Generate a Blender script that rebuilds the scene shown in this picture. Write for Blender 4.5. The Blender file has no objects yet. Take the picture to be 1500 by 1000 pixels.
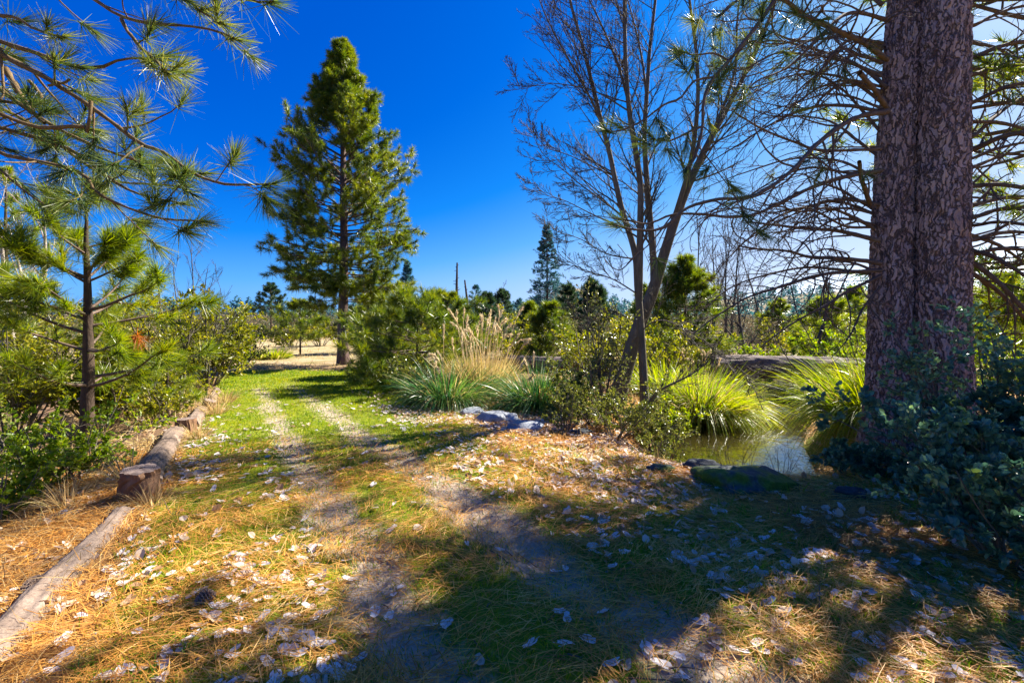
import bpy, math, random, sys
import numpy as np
from mathutils import Vector, noise as mnoise

rng = np.random.default_rng(11)
random.seed(5)
SC = bpy.context.scene
COL = SC.collection
F, HY, CZ = 666.67, 475.0, 1.62          # focal length and horizon of the photograph in its own pixels, eye height
WATER = -0.46
SUN_AZ, SUN_EL = math.radians(56), math.radians(43)
SUN = np.array([math.sin(SUN_AZ) * math.cos(SUN_EL), math.cos(SUN_AZ) * math.cos(SUN_EL), math.sin(SUN_EL)])

# ------------------------------------------------------------------ numeric helpers
def nrm(v):
    return v / np.maximum(np.linalg.norm(v, axis=-1, keepdims=True), 1e-9)

_T = np.random.default_rng(3).random((256, 256))
def vnoise(x, y):
    x = np.asarray(x, float); y = np.asarray(y, float)
    xi = np.floor(x).astype(int); yi = np.floor(y).astype(int)
    fx = x - xi; fy = y - yi
    fx = fx * fx * (3 - 2 * fx); fy = fy * fy * (3 - 2 * fy)
    g = lambda a, b: _T[a & 255, b & 255]
    return (g(xi, yi) * (1 - fx) + g(xi + 1, yi) * fx) * (1 - fy) + (g(xi, yi + 1) * (1 - fx) + g(xi + 1, yi + 1) * fx) * fy
def fbm(x, y, o=4):
    s = 0; a = .5; t = 0
    for i in range(o):
        s = s + a * vnoise(x * 2 ** i + 17 * i, y * 2 ** i + 31 * i); t += a; a *= .5
    return s / t
def sstep(a, b, x):
    t = np.clip((x - a) / (b - a), 0, 1)
    return t * t * (3 - 2 * t)

POND = [(3.08, 6.5, 1.0), (3.95, 8.5, 1.15), (5.2, 10.2, 1.15), (6.6, 12.2, .95), (7.9, 15, 1.2), (10, 19, 2.0)]
def pond_sd(x, y):
    best = np.full(np.shape(x), 1e9)
    for (ax, ay, ar), (bx, by, br) in zip(POND[:-1], POND[1:]):
        dx, dy = bx - ax, by - ay
        t = np.clip(((x - ax) * dx + (y - ay) * dy) / (dx * dx + dy * dy), 0, 1)
        best = np.minimum(best, np.hypot(x - ax - t * dx, y - ay - t * dy) - (ar + t * (br - ar)))
    return best
def logline(y):
    return -1.05 - .57 * y
def lateral(x, y):
    return x - logline(y)
def track(x, y):
    s = lateral(x, y)
    wob = .12 * (vnoise(x * .9, y * .9 + 9) - .5)
    far = 1 - sstep(9, 15, y)
    a = np.exp(-((s - (2.02 - .07 * y) + wob) / .25) ** 2)
    b = np.exp(-((s - (3.45 - .115 * y) + wob) / .32) ** 2)
    return np.maximum(a, b) * (1 - .35 * sstep(4.5, 7, y)) * far * np.clip(.25 + 1.5 * fbm(x * 1.7 + 7, y * 1.1, 3) - .15, 0, 1)
def hgt(x, y):
    x = np.asarray(x, float); y = np.asarray(y, float)
    s = lateral(x, y)
    z = .05 * (fbm(x * .5, y * .5, 3) - .5) + .035 * (fbm(x * 2.1 + 5, y * 2.1, 3) - .5)
    z = z - .035 * track(x, y)
    z = z - .42 * sstep(0, -2.4, s) * (1 - sstep(14, 30, y))
    z = z + .3 * sstep(-4, -12, s) * (1 - sstep(14, 30, y))
    z = z - .9 * sstep(.8, -.55, pond_sd(x, y))
    z = z + 1.6 * sstep(40, 110, np.hypot(x, y)) * (fbm(x * .02, y * .02, 3))
    return z
def hz(x, y):
    return float(hgt(np.array([x]), np.array([y]))[0])
def at(px, py, Y):
    return np.array([(px - 750) / F * Y, Y, CZ - (py - HY) / F * Y])
def gp(px, py):                       # where the sight line meets the terrain
    Y = 1.0
    for i in range(4000):
        p = at(px, py, Y)
        if p[2] <= hz(p[0], p[1]): return np.array([p[0], p[1], hz(p[0], p[1])])
        Y *= 1.004
    return at(px, py, Y)
def on(px, Y):                        # ground point in direction px at depth Y
    x = (px - 750) / F * Y
    return np.array([x, Y, hz(x, Y)])

# ------------------------------------------------------------------ mesh builder
ORG = {}
class MB:
    def __init__(s): s.V = []; s.Q = []; s.M = []; s.n = 0
    def add(s, V, Fc, m=0):
        V = np.asarray(V, float).reshape(-1, 3); Fc = np.asarray(Fc, int)
        if len(V) == 0: return
        s.V.append(V); s.Q.append((Fc + s.n, m)); s.n += len(V)
    def build(s, name, mats, parent=None, origin=None, smooth=True):
        if not isinstance(mats, (list, tuple)): mats = [mats]
        V = np.concatenate(s.V)
        o = np.array(ORG[parent.name]) if parent is not None else (np.array(origin, float) if origin is not None else np.zeros(3))
        me = bpy.data.meshes.new(name)
        me.vertices.add(len(V)); me.vertices.foreach_set('co', (V - o).astype(np.float32).ravel())
        loops = np.concatenate([q.ravel() for q, m in s.Q])
        tot = np.concatenate([np.full(len(q), q.shape[1]) for q, m in s.Q])
        mi = np.concatenate([np.full(len(q), m) for q, m in s.Q])
        st = np.concatenate([[0], np.cumsum(tot)[:-1]])
        me.loops.add(len(loops)); me.loops.foreach_set('vertex_index', loops.astype(np.int32))
        me.polygons.add(len(tot)); me.polygons.foreach_set('loop_start', st.astype(np.int32))
        me.polygons.foreach_set('material_index', mi.astype(np.int32))
        me.polygons.foreach_set('use_smooth', np.full(len(tot), smooth))
        for m in mats: me.materials.append(m)
        me.update(calc_edges=True)
        ob = bpy.data.objects.new(name, me); COL.objects.link(ob)
        if parent is not None:
            ob.parent = parent; ORG[ob.name] = ORG[parent.name]
        else:
            ob.location = o; ORG[ob.name] = o
        return ob
def tag(o, label=None, cat=None, group=None, kind=None):
    for k, v in (('label', label), ('category', cat), ('group', group), ('kind', kind)):
        if v: o[k] = v
    return o
def thing(name, label, cat, loc, group=None):
    o = bpy.data.objects.new(name, None); COL.objects.link(o)
    o.location = [float(v) for v in loc]; o.empty_display_size = .2; ORG[o.name] = np.array(loc, float)
    return tag(o, label, cat, group)

# ------------------------------------------------------------------ shapes
def tubes(P, R, k=5, cap=False):
    B, n, _ = P.shape
    T = np.empty_like(P); T[:, 1:-1] = P[:, 2:] - P[:, :-2]; T[:, 0] = P[:, 1] - P[:, 0]; T[:, -1] = P[:, -1] - P[:, -2]
    T = nrm(T)
    ax = nrm(P[:, -1] - P[:, 0])
    ref = np.where(np.abs(ax[:, 2:3]) < .8, np.array([[0, 0, 1.]]), np.array([[1., .1, 0]]))
    U = nrm(np.cross(T, ref[:, None, :])); W = np.cross(T, U)
    a = np.arange(k) / k * 2 * np.pi
    V = P[:, :, None, :] + R[:, :, None, None] * (U[:, :, None, :] * np.cos(a)[None, None, :, None] + W[:, :, None, :] * np.sin(a)[None, None, :, None])
    b = np.arange(B)[:, None, None] * n * k; i = np.arange(n - 1)[None, :, None] * k; j = np.arange(k)[None, None, :]; j2 = (j + 1) % k
    Fc = np.stack([b + i + j, b + i + j2, b + i + k + j2, b + i + k + j], -1).reshape(-1, 4)
    return V.reshape(-1, 3), Fc
def grow(p0, d0, L, n, nz, trop=(0, 0, 0), bend=None):
    B = len(p0); P = np.zeros((B, n, 3)); P[:, 0] = p0; d = nrm(d0); st = (L / (n - 1))[:, None]; trop = np.asarray(trop, float)
    for i in range(1, n):
        d = d + rng.normal(0, nz, (B, 3)) + trop
        if bend is not None: d = d + bend
        d = nrm(d); P[:, i] = P[:, i - 1] + d * st
    return P
def plen(P): return np.linalg.norm(np.diff(P, axis=1), axis=2).sum(1)
def samp(P, R, idx, t):
    n = P.shape[1]; f = t * (n - 1); i = np.minimum(f.astype(int), n - 2); w = (f - i)[:, None]
    a, b = P[idx, i], P[idx, i + 1]
    return a * (1 - w) + b * w, nrm(b - a), R[idx, i] * (1 - w[:, 0]) + R[idx, i + 1] * w[:, 0]
def spawn(P, R, k, t0=.2, t1=1., ang=.8, angs=.2, ratio=.5, n=6, nz=.1, trop=(0, 0, 0), rr=.6, tip=.3, fall=.5, minr=.0015, flat=0., bend=0.):
    B = len(P); idx = np.repeat(np.arange(B), k)
    t = t0 + (t1 - t0) * ((np.tile(np.arange(k), B) + rng.random(B * k)) / k)
    p, T, r = samp(P, R, idx, np.clip(t, 0, 1))
    q = rng.normal(size=(B * k, 3)); q[:, 2] *= (1 - flat); q = nrm(q - T * (q * T).sum(1, keepdims=True))
    a = rng.normal(ang, angs, B * k)[:, None]
    d = T * np.cos(a) + q * np.sin(a)
    L = plen(P)[idx] * ratio * (1 - fall * t) * rng.uniform(.55, 1.25, B * k)
    bd = rng.normal(0, bend, (B * k, 3)) if bend else None
    P2 = grow(p, d, L, n, nz, trop, bd)
    R2 = np.maximum(r[:, None] * rr * np.linspace(1, tip, n)[None], minr)
    return P2, R2
def curve(pts, n):
    pts = np.asarray(pts, float)
    d = np.concatenate([[0], np.cumsum(np.linalg.norm(np.diff(pts, axis=0), axis=1))])
    ext = np.vstack([2 * pts[0] - pts[1], pts, 2 * pts[-1] - pts[-2]])
    out = []
    for s in np.linspace(0, d[-1], n):
        i = min(np.searchsorted(d, s, 'right') - 1, len(pts) - 2); t = (s - d[i]) / max(d[i + 1] - d[i], 1e-6)
        p0, p1, p2, p3 = ext[i], ext[i + 1], ext[i + 2], ext[i + 3]
        out.append(.5 * (2 * p1 + (p2 - p0) * t + (2 * p0 - 5 * p1 + 4 * p2 - p3) * t * t + (3 * p1 - 3 * p2 + p3 - p0) * t ** 3))
    return np.array(out)
def blades(base, d, L, W, droop, seg=2, side=None, tip=.15):
    N = len(base); d = nrm(d)
    if side is None: side = np.cross(d, rng.normal(size=(N, 3)))
    side = nrm(side)
    t = np.linspace(0, 1, seg + 1)
    C = base[:, None] + d[:, None] * (L[:, None] * t)[..., None]
    C[:, :, 2] -= (droop * L)[:, None] * t[None] ** 2
    w = W[:, None] * .5 * np.where(t < .4, 1, 1 - (1 - tip) * (t - .4) / .6)[None]
    V = np.stack([C - side[:, None] * w[..., None], C + side[:, None] * w[..., None]], 2)
    b = np.arange(N)[:, None] * (2 * (seg + 1)); i = np.arange(seg)[None] * 2
    Fc = np.stack([b + i, b + i + 1, b + i + 3, b + i + 2], -1).reshape(-1, 4)
    return V.reshape(-1, 3), Fc
def tufts(p, d, n, L, W, spread=.75, back=.1, droop=.15):
    N = len(p); idx = np.repeat(np.arange(N), n)
    dd = nrm(d)[idx]
    u = rng.random((N * n, 1))
    q = nrm(rng.normal(size=(N * n, 3)))
    di = nrm(dd * (1 - spread * (.25 + .75 * u)) * 1.2 + q * spread * (.35 + .9 * u))
    sc = rng.uniform(.75, 1.15, N)[idx] * rng.uniform(.7, 1.1, N * n)
    return blades(p[idx] - dd * back * u, di, L * sc, np.full(N * n, W), np.full(N * n, droop) * rng.random(N * n) * 2, seg=1, tip=.3)
def leaves(p, size, up=.5, d=None, shape='quad', wid=.55):
    N = len(p)
    a = nrm(rng.normal(size=(N, 3)) * np.array([1, 1, .6])) if d is None else nrm(d + rng.normal(0, .6, (N, 3)))
    nn = nrm(rng.normal(size=(N, 3)) * (1 - up) + np.array([0, 0, up]))
    b = nrm(np.cross(nn, a)); c = np.cross(a, b)
    s = (size * rng.uniform(.6, 1.25, N))[:, None]
    if shape == 'quad':
        V = np.stack([p, p + s * (.5 * a + wid * .5 * b + .08 * c), p + s * a, p + s * (.5 * a - wid * .5 * b + .08 * c)], 1)
        return V.reshape(-1, 3), (np.arange(N)[:, None] * 4 + np.arange(4)[None])
    w = wid
    V = np.stack([p, p + s * (.28 * a + w * .48 * b + .1 * c), p + s * (.7 * a + w * .42 * b + .1 * c), p + s * (a - .05 * c),
                  p + s * (.7 * a - w * .42 * b + .1 * c), p + s * (.28 * a - w * .48 * b + .1 * c)], 1)
    b0 = np.arange(N)[:, None] * 6
    Fc = np.concatenate([b0 + np.array([[0, 3, 2, 1]]), b0 + np.array([[0, 5, 4, 3]])])
    return V.reshape(-1, 3), Fc

# ------------------------------------------------------------------ materials
def newmat(name):
    m = bpy.data.materials.new(name); m.use_nodes = True; nt = m.node_tree; nt.nodes.clear()
    return m, nt, nt.nodes.new('ShaderNodeOutputMaterial')
def nd(nt, t, **kw):
    n = nt.nodes.new(t)
    for k, v in kw.items(): setattr(n, k, v)
    return n
def ramp(nt, cols, fac, interp='LINEAR'):
    r = nd(nt, 'ShaderNodeValToRGB'); r.color_ramp.interpolation = interp
    e = r.color_ramp.elements
    while len(e) < len(cols): e.new(.5)
    for i, c in enumerate(cols):
        pos, col = c if isinstance(c[0], float) and len(c) == 2 else (i / max(1, len(cols) - 1), c)
        e[i].position = pos; e[i].color = (*col, 1)
    nt.links.new(fac, r.inputs[0]); return r.outputs[0]
def leafmat(name, cols, trans=.45, rough=.45, spec=.4, tcol=None, patch=.8):
    m, nt, out = newmat(name); L = nt.links.new
    g = nd(nt, 'ShaderNodeNewGeometry')
    tc = nd(nt, 'ShaderNodeTexCoord'); nz = nd(nt, 'ShaderNodeTexNoise'); nz.inputs['Scale'].default_value = patch; nz.inputs['Detail'].default_value = 2
    L(tc.outputs['Object'], nz.inputs['Vector'])
    mx = nd(nt, 'ShaderNodeMath', operation='MULTIPLY_ADD'); L(g.outputs['Random Per Island'], mx.inputs[0]); mx.inputs[1].default_value = .62
    m2 = nd(nt, 'ShaderNodeMath', operation='MULTIPLY_ADD'); L(nz.outputs['Fac'], m2.inputs[0]); m2.inputs[1].default_value = 1.1; m2.inputs[2].default_value = -.37
    L(m2.outputs[0], mx.inputs[2])
    c = ramp(nt, cols, mx.outputs[0])
    p = nd(nt, 'ShaderNodeBsdfPrincipled'); p.inputs['Roughness'].default_value = rough; p.inputs['Specular IOR Level'].default_value = spec
    L(c, p.inputs['Base Color'])
    if trans > 0:
        t = nd(nt, 'ShaderNodeBsdfTranslucent')
        hs = nd(nt, 'ShaderNodeHueSaturation'); hs.inputs['Value'].default_value = 1.5; hs.inputs['Saturation'].default_value = 1.1; hs.inputs['Hue'].default_value = .492
        L(c, hs.inputs['Color']); L(hs.outputs[0], t.inputs['Color'])
        mix = nd(nt, 'ShaderNodeMixShader'); mix.inputs[0].default_value = trans
        L(p.outputs[0], mix.inputs[1]); L(t.outputs[0], mix.inputs[2]); L(mix.outputs[0], out.inputs[0])
    else:
        L(p.outputs[0], out.inputs[0])
    return m
def barkmat(name, cols, scale=6, stretch=.25, bump=.4, rough=.85, spec=.2, fine=40, dist=.02):
    m, nt, out = newmat(name); L = nt.links.new
    tc = nd(nt, 'ShaderNodeTexCoord'); mp = nd(nt, 'ShaderNodeMapping'); mp.inputs['Scale'].default_value = (1, 1, stretch)
    L(tc.outputs['Object'], mp.inputs[0])
    n1 = nd(nt, 'ShaderNodeTexNoise'); n1.inputs['Scale'].default_value = scale; n1.inputs['Detail'].default_value = 8; n1.inputs['Roughness'].default_value = .65
    n2 = nd(nt, 'ShaderNodeTexNoise'); n2.inputs['Scale'].default_value = fine; n2.inputs['Detail'].default_value = 4
    L(mp.outputs[0], n1.inputs['Vector']); L(mp.outputs[0], n2.inputs['Vector'])
    ad = nd(nt, 'ShaderNodeMath', operation='MULTIPLY_ADD'); L(n2.outputs['Fac'], ad.inputs[0]); ad.inputs[1].default_value = .5
    sb = nd(nt, 'ShaderNodeMath', operation='MULTIPLY_ADD'); L(n1.outputs['Fac'], sb.inputs[0]); sb.inputs[1].default_value = 1.2; sb.inputs[2].default_value = -.35
    L(sb.outputs[0], ad.inputs[2])
    c = ramp(nt, cols, ad.outputs[0])
    p = nd(nt, 'ShaderNodeBsdfPrincipled'); p.inputs['Roughness'].default_value = rough; p.inputs['Specular IOR Level'].default_value = spec
    L(c, p.inputs['Base Color'])
    b = nd(nt, 'ShaderNodeBump'); b.inputs['Strength'].default_value = bump; b.inputs['Distance'].default_value = dist
    L(ad.outputs[0], b.inputs['Height']); L(b.outputs[0], p.inputs['Normal']); L(p.outputs[0], out.inputs[0])
    return m

M = {}
M['needle'] = leafmat('pine needle', [(.018, .045, .010), (.06, .105, .012), (.16, .195, .016), (.30, .28, .03)], .45, .34, .5)
M['needle_near'] = leafmat('pine needle near', [(.016, .04, .016), (.045, .085, .022), (.13, .17, .03), (.34, .33, .07)], .38, .4, .35, patch=1.5)
M['needle_young'] = leafmat('young pine needle', [(.04, .08, .010), (.11, .17, .014), (.22, .26, .02), (.36, .33, .03)], .5, .34, .5, patch=1.2)
M['needle_dead'] = leafmat('dead needle', [(.30, .08, .01), (.45, .14, .015), (.40, .17, .03)], .4, .5, .3)
M['needle_far'] = leafmat('distant conifer needle', [(.012, .035, .016), (.03, .065, .024), (.06, .095, .03)], .3, .5, .3)
M['needle_blue'] = leafmat('blue fir and hazed forest needle', [(.02, .07, .085), (.04, .115, .13), (.075, .16, .15)], .3, .5, .3)  # blue green of the fir; on the far forest it paints in haze
M['oak'] = leafmat('live oak leaf', [(.035, .06, .006), (.13, .155, .012), (.27, .26, .02), (.42, .36, .08)], .48, .34, .5, patch=1.2)
M['oliveleaf'] = leafmat('olive leaf', [(.035, .06, .012), (.095, .12, .02), (.19, .20, .03), (.36, .34, .14)], .35, .3, .6, patch=1.5)
M['brightleaf'] = leafmat('bright leaf', [(.045, .10, .01), (.12, .20, .012), (.22, .28, .016), (.34, .34, .04)], .5, .4, .4, patch=1.4)
M['coffee'] = leafmat('dark glossy leaf', [(.03, .085, .055), (.07, .16, .10), (.14, .25, .14), (.30, .40, .06)], .38, .3, .7, patch=2.)
M['brushtwig'] = leafmat('grey brush', [(.07, .05, .035), (.14, .105, .07), (.22, .17, .12), (.12, .13, .03)], .15, .8, .1, patch=.4)
M['farbrush'] = leafmat('far brush', [(.06, .065, .02), (.12, .095, .05), (.20, .16, .10), (.10, .12, .025)], .2, .8, .1, patch=.05)
M['grass'] = leafmat('lawn grass', [(.05, .12, .004), (.11, .20, .005), (.25, .29, .006), (.42, .35, .012)], .5, .5, .3, patch=1.3)
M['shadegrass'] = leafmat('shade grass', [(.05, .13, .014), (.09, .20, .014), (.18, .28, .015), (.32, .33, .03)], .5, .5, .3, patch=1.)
M['drygrass'] = leafmat('dry grass', [(.24, .15, .06), (.38, .26, .11), (.50, .38, .19), (.30, .28, .06)], .4, .6, .2, patch=1.)
M['bunch'] = leafmat('bunch grass', [(.08, .15, .012), (.16, .235, .016), (.28, .32, .022), (.44, .38, .06)], .5, .4, .4, patch=1.1)
M['pampasleaf'] = leafmat('pampas blade', [(.012, .06, .02), (.03, .11, .03), (.08, .17, .03), (.22, .24, .05)], .4, .35, .5, patch=1.1)
M['strawblade'] = leafmat('straw blade', [(.18, .12, .035), (.36, .27, .09), (.52, .42, .19), (.20, .22, .03)], .4, .5, .3, patch=1.)
M['plume'] = leafmat('plume', [(.46, .36, .19), (.60, .50, .32), (.70, .62, .46)], .4, .7, .1, patch=2.)
M['fallneedle'] = leafmat('fallen needle', [(.20, .078, .018), (.46, .205, .034), (.64, .35, .075), (.58, .44, .20)], .25, .5, .35, patch=1.)
M['fallleaf'] = leafmat('fallen leaf', [(.38, .31, .27), (.54, .48, .45), (.66, .61, .59), (.72, .69, .68)], .25, .5, .35, patch=4.)
M['brownleaf'] = leafmat('brown leaf', [(.20, .10, .04), (.36, .23, .13), (.52, .42, .32), (.62, .55, .48)], .25, .6, .2, patch=3.)
M['bark_pine'] = barkmat('pine bark', [(.012, .009, .009), (.055, .036, .032), (.15, .098, .085), (.26, .19, .17)], 5, .3, .8, fine=55, dist=.02)
M['bark_dark'] = barkmat('dark pine bark', [(.014, .01, .008), (.06, .04, .028), (.13, .085, .06)], 7, .3, .6, fine=50)
M['branch'] = barkmat('pine branch', [(.04, .026, .02), (.11, .075, .055), (.21, .155, .12)], 14, 1, .4, fine=80)
M['branch_near'] = barkmat('near pine branch', [(.04, .025, .014), (.13, .085, .04), (.26, .19, .09)], 20, 1, .4, fine=90)
M['bark_grey'] = barkmat('grey bark', [(.045, .036, .026), (.12, .10, .072), (.24, .205, .155)], 8, .3, .5, fine=60)
M['twig'] = barkmat('bare twig', [(.03, .025, .02), (.075, .062, .05), (.16, .14, .115)], 10, .5, .2)
M['twig_pale'] = barkmat('pale twig', [(.22, .17, .13), (.36, .30, .24), (.5, .44, .37)], 10, .5, .2)
M['snag'] = barkmat('snag', [(.02, .018, .016), (.06, .05, .045), (.11, .095, .085)], 4, .2, .4)
M['log'] = barkmat('weathered log', [(.03, .02, .016), (.10, .07, .053), (.21, .155, .12), (.31, .25, .21)], 5, 1, .7, fine=60)
M['oldlog'] = barkmat('old log bark', [(.02, .014, .012), (.075, .055, .05), (.16, .125, .115), (.27, .225, .21)], 7, 1, .8, fine=50)
M['stump'] = barkmat('stump bark', [(.05, .026, .015), (.17, .09, .05), (.33, .20, .12)], 9, .25, .9, fine=50)
M['stumptop'] = barkmat('stump top', [(.07, .045, .035), (.16, .115, .095), (.28, .22, .19)], 8, 1, .4, fine=40)
def ringmat():
    m, nt, out = newmat('sawn stump top'); L = nt.links.new
    tc = nd(nt, 'ShaderNodeTexCoord')
    w = nd(nt, 'ShaderNodeTexWave', wave_type='RINGS', rings_direction='Z'); w.inputs['Scale'].default_value = 22; w.inputs['Distortion'].default_value = 3; w.inputs['Detail'].default_value = 3; w.inputs['Detail Scale'].default_value = 1.5; L(tc.outputs['Object'], w.inputs['Vector'])
    n = nd(nt, 'ShaderNodeTexNoise'); n.inputs['Scale'].default_value = 14; n.inputs['Detail'].default_value = 6; L(tc.outputs['Object'], n.inputs['Vector'])
    q = nd(nt, 'ShaderNodeMath', operation='MULTIPLY_ADD'); L(w.outputs['Fac'], q.inputs[0]); q.inputs[1].default_value = .3; L(n.outputs['Fac'], q.inputs[2])
    c = ramp(nt, [(.35, (.05, .034, .026)), (.6, (.15, .105, .085)), (.9, (.27, .21, .18))], q.outputs[0])
    p = nd(nt, 'ShaderNodeBsdfPrincipled'); p.inputs['Roughness'].default_value = .85; p.inputs['Specular IOR Level'].default_value = .2; L(c, p.inputs['Base Color'])
    b = nd(nt, 'ShaderNodeBump'); b.inputs['Strength'].default_value = .6; b.inputs['Distance'].default_value = .008; L(q.outputs[0], b.inputs['Height']); L(b.outputs[0], p.inputs['Normal'])
    L(p.outputs[0], out.inputs[0]); return m
M['stumptop'] = ringmat()
M['rock'] = barkmat('rock', [(.05, .055, .065), (.15, .165, .185), (.29, .31, .34), (.40, .42, .44)], 5, 1, .6, fine=50)
M['rock_dark'] = barkmat('dark rock', [(.012, .014, .016), (.04, .045, .05), (.10, .11, .12)], 5, 1, .6, fine=50)
M['cone'] = barkmat('pine cone', [(.10, .06, .04), (.22, .15, .11), (.38, .30, .24)], 20, 1, .3)

def platebark():
    m, nt, out = newmat('plated pine bark'); L = nt.links.new
    tc = nd(nt, 'ShaderNodeTexCoord')
    nz = nd(nt, 'ShaderNodeTexNoise'); nz.inputs['Scale'].default_value = 6; nz.inputs['Detail'].default_value = 5; L(tc.outputs['Object'], nz.inputs['Vector'])
    ad = nd(nt, 'ShaderNodeVectorMath', operation='MULTIPLY_ADD'); L(nz.outputs['Color'], ad.inputs[0]); ad.inputs[1].default_value = (.22, .22, .5); L(tc.outputs['Object'], ad.inputs[2])
    mp = nd(nt, 'ShaderNodeMapping'); mp.inputs['Scale'].default_value = (18, 18, 2.1); L(ad.outputs[0], mp.inputs[0])
    e = nd(nt, 'ShaderNodeTexVoronoi', feature='DISTANCE_TO_EDGE'); e.inputs['Scale'].default_value = 1; L(mp.outputs[0], e.inputs['Vector'])
    c = nd(nt, 'ShaderNodeTexVoronoi', feature='F1'); c.inputs['Scale'].default_value = 1; L(mp.outputs[0], c.inputs['Vector'])
    m2 = nd(nt, 'ShaderNodeMapping'); m2.inputs['Scale'].default_value = (1, 1, .35); L(ad.outputs[0], m2.inputs[0])
    f = nd(nt, 'ShaderNodeTexNoise'); f.inputs['Scale'].default_value = 34; f.inputs['Detail'].default_value = 6; f.inputs['Roughness'].default_value = .65; L(m2.outputs[0], f.inputs['Vector'])
    sp = nd(nt, 'ShaderNodeSeparateColor'); L(c.outputs['Color'], sp.inputs[0])
    q = nd(nt, 'ShaderNodeMath', operation='MULTIPLY_ADD'); L(sp.outputs[0], q.inputs[0]); q.inputs[1].default_value = .4; L(f.outputs['Fac'], q.inputs[2])
    plate = ramp(nt, [(.38, (.21, .13, .115)), (.62, (.34, .235, .21)), (.85, (.43, .325, .30)), (1.0, (.38, .235, .17))], q.outputs[0])
    es = nd(nt, 'ShaderNodeMath', operation='MULTIPLY_ADD'); L(f.outputs['Fac'], es.inputs[0]); es.inputs[1].default_value = -.5; L(e.outputs['Distance'], es.inputs[2])
    g = nd(nt, 'ShaderNodeMapRange', interpolation_type='SMOOTHSTEP'); L(es.outputs[0], g.inputs[0]); g.inputs[1].default_value = -.29; g.inputs[2].default_value = -.10
    mx = nd(nt, 'ShaderNodeMix', data_type='RGBA'); L(g.outputs[0], mx.inputs[0]); mx.inputs[6].default_value = (.115, .075, .066, 1); L(plate, mx.inputs[7])
    p = nd(nt, 'ShaderNodeBsdfPrincipled'); p.inputs['Roughness'].default_value = .8; p.inputs['Specular IOR Level'].default_value = .25; L(mx.outputs[2], p.inputs['Base Color'])
    hh = nd(nt, 'ShaderNodeMath', operation='MULTIPLY_ADD'); L(f.outputs['Fac'], hh.inputs[0]); hh.inputs[1].default_value = .5; L(g.outputs[0], hh.inputs[2])
    b = nd(nt, 'ShaderNodeBump'); b.inputs['Strength'].default_value = 1; b.inputs['Distance'].default_value = .035; L(hh.outputs[0], b.inputs['Height']); L(b.outputs[0], p.inputs['Normal'])
    L(p.outputs[0], out.inputs[0]); return m
M['bark_plate'] = platebark()
def mossrock():
    m, nt, out = newmat('mossy rock'); L = nt.links.new
    tc = nd(nt, 'ShaderNodeTexCoord')
    n1 = nd(nt, 'ShaderNodeTexNoise'); n1.inputs['Scale'].default_value = 5; n1.inputs['Detail'].default_value = 8
    n2 = nd(nt, 'ShaderNodeTexNoise'); n2.inputs['Scale'].default_value = 30; n2.inputs['Detail'].default_value = 5
    L(tc.outputs['Object'], n1.inputs['Vector']); L(tc.outputs['Object'], n2.inputs['Vector'])
    rock = ramp(nt, [(.012, .016, .02), (.04, .05, .055), (.11, .125, .13)], n2.outputs['Fac'])
    moss = ramp(nt, [(.02, .04, .004), (.07, .11, .008), (.16, .20, .015)], n2.outputs['Fac'])
    f = ramp(nt, [(.42, (0, 0, 0)), (.56, (1, 1, 1))], n1.outputs['Fac'])
    mx = nd(nt, 'ShaderNodeMix', data_type='RGBA'); L(f, mx.inputs[0]); L(rock, mx.inputs[6]); L(moss, mx.inputs[7])
    p = nd(nt, 'ShaderNodeBsdfPrincipled'); p.inputs['Roughness'].default_value = .8; p.inputs['Specular IOR Level'].default_value = .3
    L(mx.outputs[2], p.inputs['Base Color'])
    b = nd(nt, 'ShaderNodeBump'); b.inputs['Strength'].default_value = .7; b.inputs['Distance'].default_value = .02; L(n2.outputs['Fac'], b.inputs['Height']); L(b.outputs[0], p.inputs['Normal'])
    L(p.outputs[0], out.inputs[0]); return m
M['moss'] = mossrock()

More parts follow.
